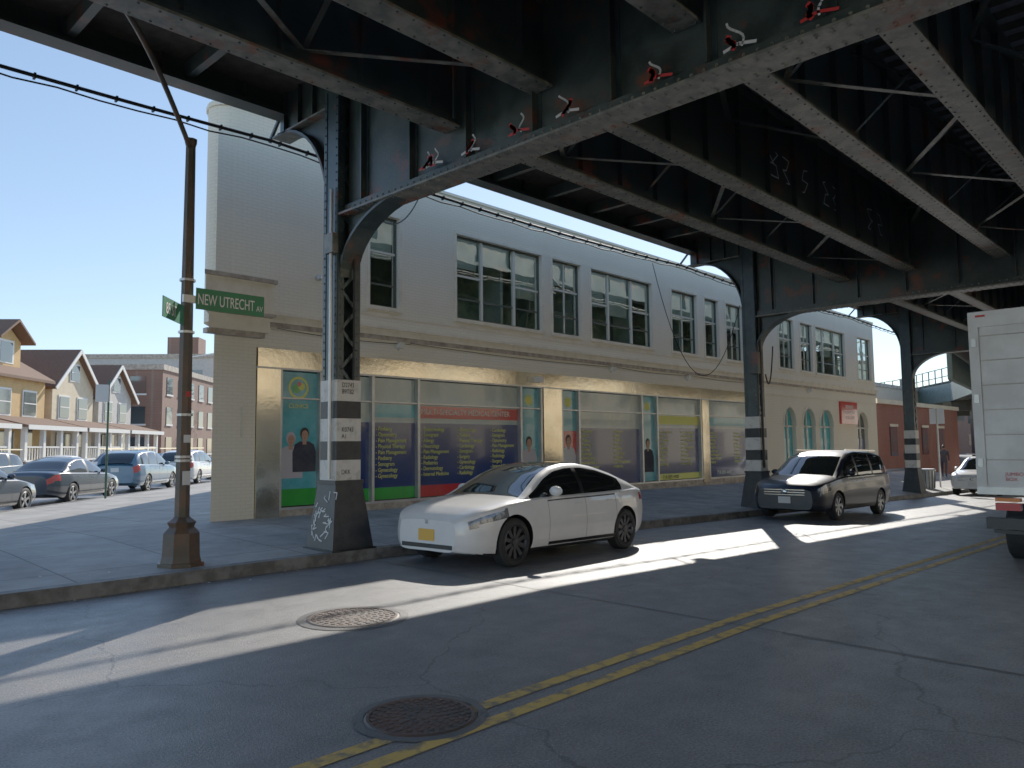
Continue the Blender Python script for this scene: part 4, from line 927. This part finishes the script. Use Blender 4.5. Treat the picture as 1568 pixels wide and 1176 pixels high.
# ------------------------------------------------------------ pedestrian
def person(name,x,y,z,rz,top='cloth',bot='pvan',h=1.72):
    e=empty(name,(x,y,z),rz)
    J={'pel':(0,0,.95),'spn':(0,0,1.15),'chs':(0.02,0,1.38),'nck':(.03,0,1.50),'hd0':(.04,0,1.58),
       'hl':(0,.10,.90),'kl':(.14,.10,.50),'al':(.10,.10,.09),'tl':(.27,.10,.04),'hr':(0,-.10,.90),'kr':(-.02,-.10,.50),'ar':(-.24,-.10,.13),'tr':(-.10,-.10,.04),
       'sl':(.02,.19,1.40),'el':(-.08,.24,1.13),'wl':(.04,.25,.90),'sr':(.02,-.19,1.40),'er':(-.02,-.24,1.13),'wr':(.16,-.24,.92)}
    R={'pel':.15,'spn':.14,'chs':.16,'nck':.06,'hd0':.06,'hl':.10,'kl':.065,'al':.045,'tl':.04,'hr':.10,'kr':.065,'ar':.045,'tr':.04,'sl':.07,'el':.05,'wl':.035,'sr':.07,'er':.05,'wr':.035}
    E=[('pel','spn'),('spn','chs'),('chs','nck'),('nck','hd0'),('pel','hl'),('hl','kl'),('kl','al'),('al','tl'),('pel','hr'),('hr','kr'),('kr','ar'),('ar','tr'),('chs','sl'),('sl','el'),('el','wl'),('chs','sr'),('sr','er'),('er','wr')]
    k=list(J); me=bpy.data.meshes.new('clothed_body'); me.from_pydata([J[i] for i in k],[(k.index(a),k.index(c)) for a,c in E],[])
    o=bpy.data.objects.new('clothed_body',me); COL.objects.link(o); md=o.modifiers.new('s','SKIN'); 
    for i,v in enumerate(me.skin_vertices[0].data): v.radius=(R[k[i]],R[k[i]]*.9); v.use_root=(i==0)
    o.modifiers.new('ss','SUBSURF').levels=2; o.modifiers['ss'].render_levels=2; me.materials.append(M[top]); o.parent=e
    b=MB(); b.ell((.05,0,1.63),(.095,.078,.115),'skin',14,10); b.ell((.035,0,1.655),(.10,.084,.105),'hair',14,10); b.ell((.15,0,1.62),(.018,.013,.02),'skin',6,4)
    for sg in (-1,1): b.ell((.05,sg*.08,1.625),(.018,.01,.028),'skin',6,4)
    for s0 in ('wl','wr'):
        w=Vector(J[s0]); b.ell(w+Vector((.01,0,-.07)),(.035,.018,.05),'skin',8,6)
        for f_ in range(4): b.cyl(w+Vector((-.02+.017*f_,0,-.10)),w+Vector((-.015+.017*f_,0,-.165+abs(f_-1.5)*.01)),.009,.007,'skin',6)
        b.cyl(w+Vector((.03,0,-.06)),w+Vector((.055,0,-.11)),.010,.008,'skin',6)
    b.make('head_and_hands',e,True)
def swz(x,y): t=(y-CY)/(YF+.3-CY); return (slope(x)+.15)*(1-t)+fb(x)*t
person('pedestrian',43.2,12.9,swz(43.2,12.9)-.01,rad(200)); person('pedestrian',47.0,12.3,swz(47.0,12.3)-.01,rad(10))
# ------------------------------------------------------------ light, sky, camera
s=Vector((.734,.424,.53)).normalized()
sun=bpy.data.lights.new('sun','SUN'); sun.energy=5; sun.angle=rad(.5); sun.color=(1,.94,.85); so=bpy.data.objects.new('sun',sun); COL.objects.link(so); so.rotation_euler=s.to_track_quat('Z','Y').to_euler(); so.location=(0,0,50)
w=bpy.data.worlds.new('World'); S.world=w; w.use_nodes=True; nt=w.node_tree; sk=nt.nodes.new('ShaderNodeTexSky'); sk.sky_type='NISHITA'; sk.sun_disc=False; sk.sun_elevation=math.asin(s.z); sk.sun_rotation=math.atan2(s.x,s.y); sk.air_density=1.0; sk.dust_density=.15; sk.ozone_density=3.5
nt.links.new(sk.outputs[0],nt.nodes['Background'].inputs[0]); nt.nodes['Background'].inputs[1].default_value=.15
f=1178.0; W_=1568
yaw=rad(43.8); pitch=rad(4.67); roll=rad(.6)
fw=Vector((math.cos(yaw)*math.cos(pitch),math.sin(yaw)*math.cos(pitch),math.sin(pitch))); rt=Vector((math.sin(yaw),-math.cos(yaw),0)); up=rt.cross(fw)
r2=rt*math.cos(roll)-up*math.sin(roll); u2=up*math.cos(roll)+rt*math.sin(roll)
cam=bpy.data.cameras.new('camera'); co=bpy.data.objects.new('camera',cam); COL.objects.link(co); S.camera=co
cam.sensor_width=36; cam.lens=f/W_*36; cam.clip_end=3000; cam.clip_start=.05
R=Matrix((r2,u2,-fw)).transposed(); co.matrix_world=Matrix.Translation((0,0,1.65))@R.to_4x4()
S.view_settings.view_transform='Standard'; S.view_settings.look='None'; S.view_settings.exposure=0; S.view_settings.gamma=1.45
